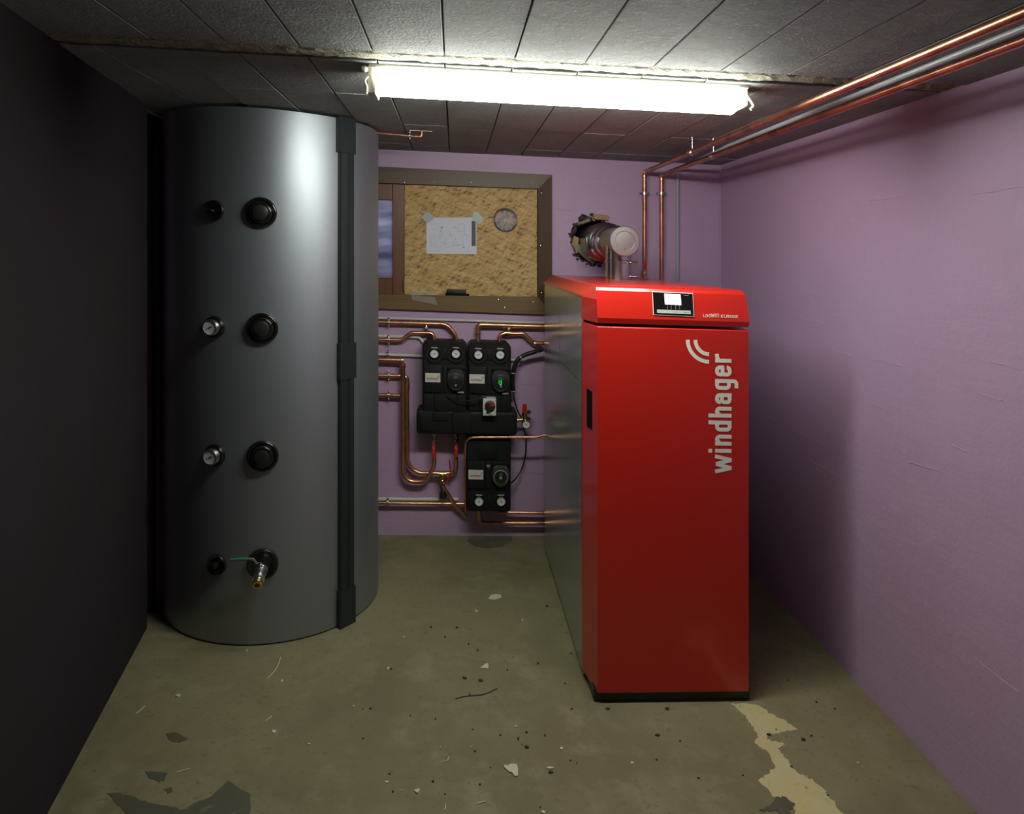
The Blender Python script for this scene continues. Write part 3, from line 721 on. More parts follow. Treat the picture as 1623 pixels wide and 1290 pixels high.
for x in (1057.8, 1063.8, 1071, 1076.8): mb.prism([hp_(x-.25, 483.6, .0048), hp_(x+.25, 483.6, .0048), hp_(x+.45, 490.4, .0048), hp_(x-.05, 490.4, .0048)], (0, .001, 0))
mb.build('guide_lines', M['mid_grey'], cp_, 0)
mb = MB(); k_ = BF/FOC
strokes_mesh(mb, logo_strokes(), SW, hp_(1083.5, 468.6, .0050), (k_*8.2/1042, 0, -k_*.25/1042), (0, 0, k_*8.2/1042), (0, -.0004, 0))
for x, y in ((1071, 494.4), (1086.5, 495.3), (1090.5, 495.2)): MB().prism([hp_(x-.7, y-.6, .0056), hp_(x+1, y-.6, .0056), hp_(x+1, y+.6, .0056), hp_(x-.7, y+.6, .0056)], (0, .0005, 0)).build('key_mark', M['ink'], cp_, 0)
mb.build('panel_print', M['mid_grey'], cp_, 0)
# hood lettering
mb = MB(); u_ = k_*.05; pos = 0
base = hp_(1114.3, 502.7, .0012)
for ch, at, wd in (('L', 262, 63), ('O', 335, 78), ('G', 425, 70), ('W', 498, 108), ('I', 612, 34), ('N', 660, 86), ('K', 798, 68), ('L', 885, 60), ('A', 955, 76), ('S', 1042, 70), ('S', 1122, 70), ('i', 1206, 30), ('K', 1248, 76)):
    w0, st = CAPS[ch]; sx = wd/w0; big = ch in 'WIN' ; sy = 118/150 if big else 92/100
    s2 = [[(x*sx, y*sy) for x, y in s] for s in st]
    strokes_mesh(mb, s2, 14.5, base+Vector(((at-262)*k_/18.03, 0, -(at-262)*.0*k_)), (k_/18.03, 0, 0), (0, 0, k_/18.03), (0, -.0006, 0))
mb.build('lettering', M['lettering'], hood, 0, 'white lettering LOGWIN KLASSIK')
# big upright name on the door
mb = MB(); s_ = k_/5.375
strokes_mesh(mb, logo_strokes(), SW, U(1159.3, 750.1, BF)+Vector((0, -.0004, 0)), (0, 0, s_), (-s_, 0, 0), (0, -.0006, 0))
mb.build('lettering', M['lettering'], door, 0, 'large off-white upright lettering windhager with two arcs')

# ------------------------------------------------------------------ flue pipe
FXc = .8150; FZ = 1.702
flue = thing('flue_pipe', (FXc-.004, 3.555, 1.515), 'stainless steel flue pipe with round end cap running into the wall', 'flue pipe')
MB().lathe((FXc-.004, 3.555, 1.5147), (0, 0, 1), [(.0640, 0), (.0640, .080), (.0675, .083), (.0675, .092), (.064, .095), (.064, .17)], 48, True, False).build('riser', M['stainless'], flue)
tee = MB().lathe((FXc, 3.435, FZ), (0, 1, 0), [(.0735, 0), (.0735, .014), (.0715, .018), (.0690, .020), (.0690, .21), (.0715, .214), (.0715, .226), (.0690, .230), (.0690, .25), (.0715, .254), (.0715, .262), (.0690, .266), (.0690, .33)], 64, False, True).build('tee', M['stainless_matt'], flue)
MB().lathe((FXc, 3.435, FZ), (0, -1, 0), [(.0735, -.002), (.0735, .001), (.070, .004), (.049, .004), (.0475, -.001), (.0455, -.006), (.0445, -.006), (.0425, -.001), (.030, -.0005), (.002, -.0005)], 64).build('end_cap', M['stainless_matt'], tee)
for k in range(6):
    q = .5+k*PI/3; MB().sph((FXc+.036*math.cos(q), 3.437, FZ+.036*math.sin(q)), .0022, seg=8).build('rivet', M['grey_plastic'], tee)
MB().lathe((FXc, 3.69, FZ), (0, 1, 0), [(.070, .02), (.082, .03), (.082, .11), (.0865, .114), (.0865, .135), (.082, .14), (.082, .20), (.104, .21), (.108, .215), (.108, .24), (.105, .245), (.105, .62)], 64, False, False).build('wall_sleeve', M['stainless'], flue)
for z in (1.53, 1.60): MB().cyl((FXc+.06, 3.54, z), (FXc+.085, 3.52, z), .007, 12).build('bolt', M['chrome'], flue)
# stuffing around the wall opening
def chunk(px, py, sx, sz, rot, m, name, label, cat, dy=0, th=.05):
    c = U(px, py, YB-.005+dy); mt = Matrix.Translation(c) @ Matrix.Rotation(rot, 4, 'Y') @ Matrix.Rotation(random.uniform(-.2, .2), 4, 'X')
    mb = MB(); bm = bmesh.new(); bmesh.ops.create_cube(bm, size=1); bmesh.ops.subdivide_edges(bm, edges=list(bm.edges), cuts=2, use_grid_fill=True)
    for v in bm.verts: v.co = Vector((v.co.x*sx+random.uniform(-.003, .003), v.co.y*th+random.uniform(-.004, .004), v.co.z*sz+random.uniform(-.003, .003)))
    mb.addbm(bm, mt); return tag(mb.build(name, M[m], None, 0), label, cat)
chunk(951, 344.5, .085, .026, .05, 'cardboard', 'cardboard_piece', 'brown cardboard strip stuffed above the flue pipe', 'cardboard')
chunk(911, 383, .030, .055, .25, 'cardboard', 'cardboard_piece', 'small brown cardboard scrap left of the flue pipe', 'cardboard', -.006)
chunk(953, 405, .055, .030, .05, 'cardboard', 'cardboard_piece', 'brown cardboard scrap stuffed below the flue pipe', 'cardboard', -.01)
chunk(930, 407, .105, .024, .62, 'foam', 'foam_strip', 'pale dirty foam strip slanting below the flue opening', 'foam', -.012)
chunk(914, 394, .05, .03, 1.2, 'foam', 'foam_strip', 'short grey foam lump at the lower left of the flue opening', 'foam', -.006)
chunk(925, 352, .075, .018, -.35, 'foam', 'foam_strip', 'grey foam strip at the upper left of the flue opening', 'foam')
mb = MB()
for k in range(60):
    q = 2*PI*k/60; rr = .128+random.uniform(-.008, .02); c = Vector((FL.x+rr*math.cos(q)-.004, YB-.001, FL.z+rr*math.sin(q)*1.03))
    bm = bmesh.new(); bmesh.ops.create_icosphere(bm, subdivisions=2, radius=random.uniform(.005, .011))
    for v in bm.verts: v.co = Vector((v.co.x*1.4, v.co.y*.45, v.co.z*1.1))*random.uniform(.75, 1.25)+c
    mb.addbm(bm)
mb.sph((FL.x+.12, YB, FL.z+.085), .014, (2.6, .3, .6), 8)
mb.lathe((FL.x, YB+.10, FL.z), (0, 1, 0), [(.106, 0), (.165, .0), (.165, .02), (.106, .02), (.106, 0)], 40, False, False)
mb.lathe((FL.x, YB+TH-.03, FL.z), (0, 1, 0), [(.165, .0), (.165, .02)], 40)  # unseen disc added to keep sky light out of the opening
tag(mb.build('broken_mortar', M['mortar'], None, 0), 'dark crumbled mortar ring around the flue opening', 'mortar')['kind'] = 'stuff'

# ------------------------------------------------------------------ pipes
def P(px, py, off=.035): return U(px, py, YB-off)
def pipe(name, label, cat, pts, r, m='copper', fil=.03, group=None, clamps=(), parts=None, smooth_=False):
    o = thing(name, pts[0], label, cat, group)
    pp_ = smoothpts(pts) if smooth_ else pts
    MB().tube(pp_, r, 0 if smooth_ else fil).build('pipe' if m != 'cable' else 'cable', M[m], o, 60)
    for c, ax in clamps:
        mb = MB(); ax = Vector(ax)
        mb.lathe(Vector(c)-ax*.006, ax, [(r+.0045, 0), (r+.0045, .012)], 20)
        e = Vector((0, 0, 1)) if abs(ax.z) < .5 else Vector((1, 0, 0))
        mb.sph(Vector(c)+e*(r+.010), .007, seg=8); mb.sph(Vector(c)-e*(r+.010), .007, seg=8)
        mb.cyl(Vector(c), (c[0], YB, c[2]), .004, 8)
        mb.build('pipe_clamp', M['chrome'], o)
    return o
def collar(o, p, ax, r, l=.02, m='copper', name='fitting'):
    ax = Vector(ax).normalized(); return MB().lathe(Vector(p)-ax*l/2, ax, [(r*.98, 0), (r, .002), (r, l-.002), (r*.98, l)], 20).build(name, M[m], o)
XA = (1, 0, 0)
X0p = 575
o = pipe('copper_pipe', 'topmost horizontal copper pipe bending down into the left pump station', 'pipe', [P(X0p, 510.0), P(708, 513.5), P(723, 532), P(723.5, 548)], .0125, fil=.07, clamps=[(P(616, 511), XA)])
o = pipe('copper_pipe', 'second copper pipe rising in an S bend to the left pump station', 'pipe', [P(X0p, 538), P(637, 539), P(652, 527.5), P(684, 528), P(688, 534), P(688.5, 548)], .0125, fil=.05, clamps=[(P(616, 538.5), XA)])
MB().lathe(P(675.5, 523), (0, 0, 1), [(.009, -.01), (.009, .012), (.014, .014), (.010, .026), (.004, .030)], 12).build('air_valve', M['brass'], o); MB().sph(P(675.5, 519, .045), .008, seg=10).build('valve_knob', M['white'], o)
o = pipe('copper_pipe', 'thick copper pipe from the right pump station elbowing right behind the boiler', 'pipe', [P(757.5, 548), P(757.5, 514.5), P(890, 518.5)], .0155, fil=.022)
collar(o, P(757.5, 528), (0, 0, 1), .018, .016); collar(o, P(766, 514.8), XA, .018, .012)
o = pipe('copper_pipe', 'copper pipe with S bend dropping right behind the boiler edge', 'pipe', [P(791.5, 548), P(791.5, 529), P(829, 528.5), P(846, 544), P(885, 545.5)], .0135, fil=.03)
collar(o, P(805, 528.3), XA, .017, .04, 'brass'); collar(o, P(849, 544.5, .035), XA, .017, .02)
MB().lathe(P(806.5, 524.5), (0, 0, 1), [(.009, -.01), (.009, .012), (.013, .014), (.009, .024), (.004, .028)], 12).build('air_valve', M['brass'], o); MB().sph(P(806.5, 521, .045), .008, seg=10).build('valve_knob', M['white'], o)
pipe('conduit', 'long pale conduit running just under the window', 'conduit', [P(X0p, 503, .012), P(890, 512.5, .012)], .0075, 'white_conduit')
pipe('conduit', 'pale conduit bending behind the left pump station, second from top', 'conduit', [P(X0p, 531.5, .014), P(664, 534.5, .014), P(670, 541, .014), P(676, 548, .014)], .0085, 'white_conduit', fil=.02)
pipe('conduit', 'pale conduit ending at the side of the left pump station', 'conduit', [P(X0p, 560.5, .014), P(675, 564.5, .014)], .0085, 'white_conduit')
pipe('conduit', 'short pale conduit stub on the right of the pump stations', 'conduit', [P(800, 570, .012), P(827, 571, .012)], .0085, 'white_conduit')
pipe('conduit', 'low pale conduit above the bottom copper pipe', 'conduit', [P(X0p, 791, .014), P(727, 791.5, .014)], .0105, 'white_conduit', clamps=[])
o = pipe('copper_pipe', 'horizontal copper pipe low on the wall at left', 'pipe', [P(X0p, 797, .04), P(739, 798.5, .04)], .0095, clamps=[(P(614.5, 796, .04), XA)])
# the pair looping down to the red handled valves
cE = pipe('copper_pipe', 'copper pipe turning down and looping up to the left red handled valve', 'pipe',
     [P(X0p, 569.5, .05), P(638.5, 571, .05), P(638.5, 763.5, .053), P(675, 763.5, .055), P(688, 738, .055), P(688, 690, .055)], .0135, fil=[.028, .095, .05, .07], clamps=[(P(616, 562, .03), XA)])
collar(cE, P(636.5, 571, .05), XA, .0165, .02); collar(cE, P(638.5, 580, .05), (0, 0, 1), .0165, .02)
cF = pipe('copper_pipe', 'copper pipe looping down beside the first to the brass shutoff valve', 'pipe',
     [P(X0p, 594.5, .03), P(645, 596, .03), P(646, 750, .05), P(722.5, 750, .055), P(723, 690, .055)], .0125, fil=[.02, .085, .028], clamps=[(P(616, 595, .03), XA)])
collar(cF, P(645.2, 612, .03), (0, 0, 1), .0155, .04)
o = pipe('copper_pipe', 'short lower copper pipe joining the downpipe at left', 'pipe', [P(X0p, 625.5, .035), P(634, 627, .038)], .0125, clamps=[(P(616, 626, .035), XA)])
def red_valve(par, px):
    c0_ = P(px, 697, .055)
    MB().lathe(P(px, 700, .055), (0, 0, 1), [(.013, 0), (.0165, .004), (.0165, .014), (.012, .018), (.012, .030), (.015, .034), (.015, .046)], 8).build('union_nut', M['chrome'], par)
    h0, h1 = P(px-2.6, 701, .085), P(px+2.8, 725, .085)
    MB().box(h0.x, h1.x, h0.y-.002, h0.y+.004, h1.z, h0.z, .0018, 2).build('lever', M['red_plastic'], par)
    MB().cyl(P(px, 702.5, .05), P(px, 702.5, .09), .007, 12).build('lever_bolt', M['chrome'], par)
    k = YB/FOC
    mb = MB(); strokes_mesh(mb, [[(0, 20), (0, 44)], [(34, 10), (78, 50)]], 7, Vector((h1.x-.006, h0.y-.0021, h1.z+.03)), (0, 0, .0004), (-.00018, 0, 0), (0, -.0004, 0))
    mb.build('lever_print', M['lettering'], par, 0)
red_valve(cE, 687.5); red_valve(cF, 723)
# brass three way shutoff
o = cF
mb = MB(); c = P(701, 751, .058)
mb.lathe(c-Vector((.026, 0, 0)), XA, [(.017, 0), (.017, .012), (.014, .014), (.014, .038), (.017, .040), (.017, .052)], 16)
mb.lathe(c+Vector((0, -.004, .004)), (.02, -.1, -1), [(.014, 0), (.018, .01), (.018, .030), (.014, .036), (.016, .040), (.016, .055), (.011, .060)], 16)
bv = mb.build('shutoff_valve', M['brass'], o)
MB().tube(smoothpts([P(707.5, 764, .08), P(711.5, 758, .082), P(714.5, 750, .084), P(713.5, 742, .084), P(712.3, 729, .084)]), .0042, seg=8).build('lever', M['red_plastic'], bv)
MB().lathe(P(708.5, 764.5, .06), (.3, -1, 0), [(.007, 0), (.007, .02), (.011, .021), (.011, .028)], 8).build('lever_nut', M['chrome'], bv)
o = pipe('copper_pipe', 'thin copper pipe slanting down right from the brass shutoff valve', 'pipe', [P(702, 766, .06), P(704, 774, .055), P(722, 801, .045), P(738, 818, .03)], .0105, fil=.05)
cap = thing('drain_cap', P(702, 789, .06), 'black drain cap hanging on a strap below the brass valve', 'cap')
MB().cyl(P(702, 789, .06), P(702, 781.5, .06), .021, 20).build('cap', M['black_plastic'], cap)
MB().tube([P(700.5, 782, .06), P(699, 772, .062), P(699.5, 764, .064)], .0032, seg=6).build('strap', M['cable'], cap)
o = pipe('copper_pipe', 'thin bright copper pipe arching over the lower pump station to the boiler', 'pipe', [P(738, 815, .03), P(737.5, 712, .16), P(739, 694, .18), P(760, 693, .183), P(851, 693, .183), P(862, 689.5, .183), P(905, 692, .183)], .0068, fil=.07)
pipe('copper_pipe', 'upper of two copper pipes running low to the boiler', 'pipe', [P(790, 812, .05), P(905, 814, .05)], .0095)
o = pipe('copper_pipe', 'lowest copper pipe dropping from the lower pump station toward the boiler', 'pipe', [P(759, 806, .05), P(760, 829, .05), P(905, 829.5, .05)], .0115, fil=.02)
collar(o, P(759.8, 821, .05), (0, 0, 1), .0145, .02); collar(o, P(766, 829, .05), XA, .0145, .02)
# ceiling and right side pipes
def Yp(px, py, Y): return U(px, py, Y)
def riser(px, ytop, off, pxn, r, label, pxb, m='copper'):
    o = thing('copper_pipe', Yp(px, 460, YB-off), label, 'pipe')
    top = Yp(px, ytop, YB-off)
    bot = Vector((top.x, top.y, 1.25)); end = Vector((top.x, .35, top.z+.0))
    MB().tube([bot, top, end], r, .022).build('pipe', M['old_copper'], o, 60)
    for zz in (top.z-.020,): collar(o, (top.x, top.y, zz), (0, 0, 1), r*1.18, .022)
    collar(o, (top.x, top.y-.028, top.z), (0, 1, 0), r*1.18, .022)
    c = Yp(px, 306.5, YB-off); c.x = top.x
    mb = MB().lathe(c-Vector((0, 0, .007)), (0, 0, 1), [(r+.004, 0), (r+.004, .014)], 20)
    mb.sph(c+Vector((r+.011, 0, 0)), .007, seg=8); mb.sph(c-Vector((r+.011, 0, 0)), .007, seg=8); mb.cyl(c, (c.x, YB, c.z), .004, 8)
    mb.build('pipe_clamp', M['chrome'], o)
    for Y in (3.27,):
        mb = MB().cyl((top.x, Y, top.z+r), (top.x, Y, HC if Y > YF else HF), .0035, 8)
        mb.lathe((top.x, Y-.008, top.z), (0, 1, 0), [(r+.004, 0), (r+.004, .016)], 20)
        zc = (HC if Y > YF else HF); mb.lathe((top.x, Y, zc-.008), (0, 0, 1), [(.010, 0), (.010, .008)], 12)
        mb.sph((top.x+r+.009, Y, top.z), .006, seg=8); mb.sph((top.x-r-.009, Y, top.z), .006, seg=8)
        mb.build('hanger', M['chrome'], o)
    return o
o = riser(1021.5, 273, .045, 0, .0125, 'left copper riser turning along the ceiling, red valve at its foot', 0)
rv = Yp(1021, 425, YB-.045)
MB().lathe(Yp(1021, 446, YB-.045), (0, 0, 1), [(.015, 0), (.015, .02), (.012, .024), (.012, .038), (.017, .042), (.017, .058), (.013, .062)], 12).build('valve', M['brass'], o)
a_ = Yp(1018.5, 426, YB-.075); b_ = Yp(1024.5, 417, YB-.075)
MB().box(a_.x, b_.x, a_.y-.004, a_.y+.004, a_.z, b_.z, .002, 2).build('lever', M['red_plastic'], o)
o = riser(1048.5, 277.5, .045, 0, .0125, 'right copper riser turning along the ceiling toward the viewer', 0)
t1 = U(1074, 269, YB-.02); t2 = Vector((1.225, .35, t1.z+.004))
cd = thing('conduit', (t1.x, t1.y, 1.4), 'grey conduit beside the copper risers, running along the ceiling', 'conduit')
MB().tube([Vector((t1.x, t1.y, 1.25)), t1, Vector((1.235, 3.2, t1.z)), t2], .008, .03).build('pipe', M['conduit'], cd, 60)
# little copper stub pipe under the ceiling, beside the tank
yy = 3.45
st = thing('copper_pipe', U(650, 214, yy), 'short thin copper pipe ending in a clamp under the ceiling by the tank', 'pipe')
MB().tube([U(585, 209.5, yy), U(650, 215.5, yy), U(668, 217, yy), U(668.5, 207, yy)], .0068, .012).build('pipe', M['old_copper'], st, 60)
c = U(649.5, 215, yy); mb = MB().lathe(c-Vector((.005, 0, 0)), XA, [(.011, 0), (.011, .010)], 16); mb.cyl(c, (c.x, c.y, HC+.0), .004, 8); mb.sph(c+Vector((0, 0, -.014)), .006, seg=8)
mb.build('pipe_clamp', M['chrome'], st)
tag(MB().tube([U(650, 206, yy), U(685, 207.5, yy)], .004, seg=8).build('wire', M['white_conduit'], None, 60), 'thin pale wire stub under the ceiling next to the clamp', 'wire')

# ------------------------------------------------------------------ pump stations
def sticker(par, px, py, w, h, Y):
    a_, b_ = U(px, py, Y), U(px+w, py+h, Y)
    s = MB().prism([U(px, py, Y), U(px+w, py+.6, Y), U(px+w, py+h, Y), U(px, py+h-.6, Y)], (0, .002, 0)).build('name_plate', M['label'], par, 0)
    k = Y/FOC*(w*.78)/1042; mb = MB()
    strokes_mesh(mb, [[(x+off, y) for x, y in q] for ss, off in LOGO for q in ss], SW*.9, U(px+w*.09, py+h*.70, Y-.0006), (k, 0, 0), (0, 0, k), (0, -.0004, 0))
    strokes_mesh(mb, [[(x, y) for x, y in q] for q in ARCS], SW*.9, U(px+w*.09, py+h*.70, Y-.0006), (k, 0, 0), (0, 0, k), (0, -.0004, 0))
    mb.build('lettering', M['red_print'], s, 0)
def station(name, label, x0, y0, x1, y1, gy, cx, gx, plate, pump, led=False, upside=False, group=None):
    Yf = YB-.165
    st = thing(name, U((x0+x1)/2, y1, YB-.08), label, 'pump station', group)
    a_, b_ = U(x0, y0, Yf), U(x1, y1, Yf)
    X0, X1, Z1 = a_.x, b_.x, (U((x0+x1)/2, y0, Yf)).z; Z0 = U((x0+x1)/2, y1, Yf).z
    c = .020
    if not upside: L_ = [(X0, Z0), (X1, Z0), (X1, Z1-c), (X1-c, Z1), (X0+c, Z1), (X0, Z1-c)]
    else: L_ = [(X0+c*.6, Z0), (X1-c*.6, Z0), (X1, Z0+c*.6), (X1, Z1), (X0, Z1), (X0, Z0+c*.6)]
    def inset(l, d):
        mx_ = (X0+X1)/2; mz = (Z0+Z1)/2
        return [(x-d if x > mx_ else x+d, z-d if z > mz else z+d) for x, z in l]
    rings = [[Vector((x, YB, z)) for x, z in L_], [Vector((x, Yf+.008, z)) for x, z in L_], [Vector((x, Yf, z)) for x, z in inset(L_, .007)]]
    mb = MB().loft(rings)
    # raised gauge field: two round lobes joined by a bridge
    zg = U(x0, gy, Yf).z
    gxs = [U(g, gy, Yf).x for g in gx]; zgs = [U(g, gy, Yf).z for g in gx]
    for q, z_ in zip(gxs, zgs): mb.lathe((q, Yf+.002, z_-.002), (0, -1, 0), [(.052, 0), (.052, .008), (.049, .011), (.033, .011), (.031, .006), (.030, .004)], 32)
    mb.box(gxs[0]+.03, gxs[1]-.03, Yf-.006, Yf+.002, zg-.030, zg+.032, .004, 2)
    # lower front blocks
    sg = -1 if upside else 1
    pz = U(cx, pump[1], Yf).z
    xm = U(plate[0]+plate[2]+3.5, gy, Yf).x
    ztop, zbot = pz+.075, pz-.075
    mb.box(X0+.010, xm-.004, Yf-.012, Yf+.004, zbot, ztop, .005, 2)
    pxx = U(pump[0], pump[1], Yf).x
    mb.box(xm+.004, pxx-.050, Yf-.010, Yf+.004, zbot, ztop, .004, 2)
    mb.box(pxx-.050, X1-.006, Yf-.012, Yf+.004, ztop-.022, ztop, .004, 2)
    if not upside:
        mb.box(X0+.010, X0+.06, Yf-.009, Yf+.004, Z0+.012, zbot-.010, .004, 2)
        mb.box(X0+.066, X1-.058, Yf-.009, Yf+.004, Z0+.012, zbot-.010, .004, 2)
        mb.box(X1-.05, X1-.010, Yf-.009, Yf+.004, Z0+.012, zbot-.010, .004, 2)
    else:
        w_ = (X1-X0)/2; cxm = (X0+X1)/2
        mb.box(cxm-.044, cxm+.044, Yf-.010, Yf+.004, Z1-.10, Z1-.022, .004, 2)
        mb.box(cxm-.052, cxm+.052, Yf-.005, Yf+.004, Z1-.108, Z1-.014, .003, 2)
    mb.build('foam_shell', M['epp'], st, 30)
    for q, z_, an in zip(gxs, zgs, (180, 150)):
        gauge(Vector((q, Yf-.002, z_)), Vector((0, -1, 0)), .0255, st, math.radians(an if not upside else 95 if q == gxs[0] else 128), depth=.020)
        MB().box(q-.018, q+.018, Yf-.012, Yf-.003, z_+.028, z_+.036, .003, 2).build('dial_clip', M['mid_grey'], st)
    sticker(st, *plate, Yf-.0135)
    # circulation pump head
    pc = U(pump[0], pump[1], Yf); R = .055
    def rr(rad, zlow, y):    # rounded shield outline: round below, squarer above
        out = []
        for k in range(40):
            q = 2*PI*k/40; ex = 2.0 if math.sin(q) < 0 else 3.4
            cx_ = abs(math.cos(q))**(2/ex)*math.copysign(1, math.cos(q)); sy_ = abs(math.sin(q))**(2/ex)*math.copysign(1, math.sin(q))
            out.append(Vector((pc.x+rad*.86*cx_, y, pc.z+rad*sy_*(1.0 if sy_ > 0 else 1.12))))
        return out
    hd = MB().loft([rr(R, 0, Yf+.002), rr(R, 0, Yf-.028), rr(R*.94, 0, Yf-.034)]).build('circulation_pump', M['grey_plastic'], st, 30)
    if not upside:
        MB().lathe(pc+Vector((0, -.034, -.006)), (0, -1, 0), [(.042, 0), (.042, .002), (.040, .003)], 40).build('pump_face', M['black_plastic'], hd)
        MB().lathe(pc+Vector((0, -.037, -.030)), (0, -1, 0), [(.0055, 0), (.0055, .0015)], 16).build('button', M['mid_grey'], hd)
        mb = MB(); c = pc+Vector((0, -.0372, .016)); strokes_mesh(mb, [[(-9, -6), (9, 6)], [(-9, 6), (9, -6)], [(-30, -12), (30, -12)]], 3.4, c, (.0005, 0, 0), (0, 0, .0005), (0, -.0004, 0)); mb.build('pump_print', M['mid_grey'], hd, 0)
        for sx in (-1, 1): MB().lathe(pc+Vector((sx*.032, -.034, .040)), (0, -1, 0), [(.004, 0), (.004, .001)], 10).build('screw', M['chrome'], hd)
        b0 = U(pump[0]+4, pump[1]+22, Yf-.012); MB().box(b0.x-.004, b0.x+.030, Yf-.014, Yf+.004, b0.z-.005, b0.z+.004, .002, 1).build('plug_label', M['mid_grey'], st)
        if led:
            mb = MB(); c = pc+Vector((-.001, -.0374, -.004))
            seg2 = [[(2, -14), (16, -14)], [(14, 0), (4, 0), (4, 14)], [(4, -14), (4, 0)], [(-22, 14), (-8, 14), (-8, 0), (-22, 0), (-22, -14), (-8, -14)], [(4, 14), (14, 14)], [(4, -14), (4, 14)], [(14, -14), (14, 14)], [(4, 0), (14, 0)]]
            strokes_mesh(mb, seg2, 5, c, (.0005, 0, 0), (0, 0, .0005), (0, -.0004, 0)); mb.build('readout', M['led'], hd, 0, 'glowing green digital readout')
            MB().box(pc.x-.008, pc.x+.006, Yf-.0378, Yf-.037, pc.z-.021, pc.z-.015).build('status_light', M['led'], hd, 0)
    else:
        MB().lathe(pc+Vector((0, -.033, -.004)), (0, -1, 0), [(.040, 0), (.040, .006), (.0375, .007)], 40).build('pump_ring', M['mid_grey'], hd)
        MB().lathe(pc+Vector((0, -.034, -.004)), (0, -1, 0), [(.036, 0), (.036, .008)], 40).build('pump_face', M['black_gloss'], hd)
        MB().lathe(pc+Vector((0, -.042, -.004)), (0, -1, 0), [(.009, 0), (.009, .003)], 20).build('button', M['mid_grey'], hd)
        mb = MB(); c = pc+Vector((0, -.0422, .016)); strokes_mesh(mb, [[(-6, 4), (0, -4)], [(0, -4), (6, 4)], [(-20, -9), (20, -9)]], 3, c, (.0005, 0, 0), (0, 0, .0005), (0, -.0004, 0)); mb.build('pump_print', M['mid_grey'], hd, 0)
        for sx in (-1, 1): MB().box(-.010, .010, -.003, .003, -.003, .003, .001, 1, Matrix.Translation(pc+Vector((sx*.026, -.030, .051))) @ Matrix.Rotation(sx*.45, 4, 'Y')).build('screw_lug', M['chrome'], hd)
        q = U(774, 738.5, Yf-.012); MB().box(q.x-.009, q.x+.009, Yf-.016, Yf-.008, q.z-.006, q.z+.006, .001, 1).build('plug_label', M['mid_grey'], st)
    return st
st1 = station('pump_station', 'left of the two upper black pump stations, its display dark', 669.5, 542, 740, 655, 560, 705, (688.5, 722.5), (674, 591, 24, 15), (722.5, 600))
st2 = station('pump_station', 'upper right black pump station with a green lit display', 741.5, 544, 810, 655, 561.5, 776, (758, 792.5), (744, 593, 24, 15), (793, 602), led=True)
st3 = station('pump_station', 'single lower black pump station with a round pump face', 739, 697, 809.5, 811, 793, 774, (759, 794), (742.5, 744.5, 23.5, 15.5), (793, 752), upside=True)
# manifold under the upper stations
Yf = YB-.175
mf = thing('manifold', U(740, 690, YB-.08), 'wide black foam clad manifold under the two upper pump stations', 'manifold')
z1, z0 = U(740, 651.5, Yf).z, U(740, 689.5, Yf).z; xa, xb = U(660, 670, Yf).x, U(820, 670, Yf).x
mb = MB().box(xa, xb, Yf, YB-.01, z0, z1, .022, 4)
mb.box(xa+.09, xa+.17, Yf-.006, Yf+.01, z1-.055, z1-.006, .004, 2)
mb.box(xa+.195, xa+.30, Yf-.010, Yf+.01, z0+.01, z1-.006, .006, 2)
mb.box(xa+.02, xa+.085, Yf-.006, Yf+.01, z0+.02, z1-.010, .006, 2)
mb.build('foam_shell', M['epp'], mf, 30)
# mixer actuator
Ya = YB-.20
ac = thing('mixer_actuator', U(776, 660, Ya), 'white mixer actuator box with black and red knob', 'actuator')
a_, b_ = U(765.5, 631.5, Ya-.03), U(786.5, 659.5, Ya-.03)
MB().box(a_.x, b_.x, Ya-.03, Ya+.035, b_.z, a_.z, .005, 3).build('case', M['label'], ac)
kc = U(776.5, 643.5, Ya-.03); kc = Vector((kc.x, Ya-.030, kc.z))
kn = MB().lathe(kc, (0, -1, 0), [(.029, 0), (.028, .010), (.020, .013), (.018, .011)], 40).build('knob', M['black_plastic'], ac)
q = [kc+Vector((0, -.0128, 0))]+[kc+Vector((.026*math.cos(math.radians(t)), -.0128, .026*math.sin(math.radians(t)))) for t in range(5, 91, 8)]
MB().prism(q, (0, -.001, 0)).build('red_sector', M['red_plastic'], kn, 0)
MB().prism([kc+Vector((-.012, -.002, -.024)), kc+Vector((.006, -.002, -.028)), kc+Vector((-.010, -.002, -.038)), kc+Vector((-.020, -.002, -.034))], (0, -.008, 0)).build('pointer', M['black_plastic'], kn, 0)
mb = MB(); mb.lathe(U(767.5, 648, Ya-.0302), (0, -1, 0), [(.0035, 0), (.0035, .0008)], 10); mb.lathe(U(784.5, 635, Ya-.0302), (0, -1, 0), [(.002, 0), (.002, .0008)], 10)
c = U(775, 657.5, Ya-.0304); strokes_mesh(mb, [[(0, 0), (22, 0)], [(26, 0), (30, 0)], [(-28, 0), (-24, 0)]], 5, c, (.0007, 0, 0), (0, 0, .0007), (0, -.0006, 0)); mb.build('case_print', M['ink'], ac, 0)
MB().tube(smoothpts([U(772, 631, Ya-.01), U(766, 629.5, Ya-.02), U(752, 634, Ya-.02), U(732, 635.5, Ya-.01), U(716, 632, YB-.19), U(706, 627, YB-.172)]), .003, seg=8).build('cable', M['cable'], ac, 60)
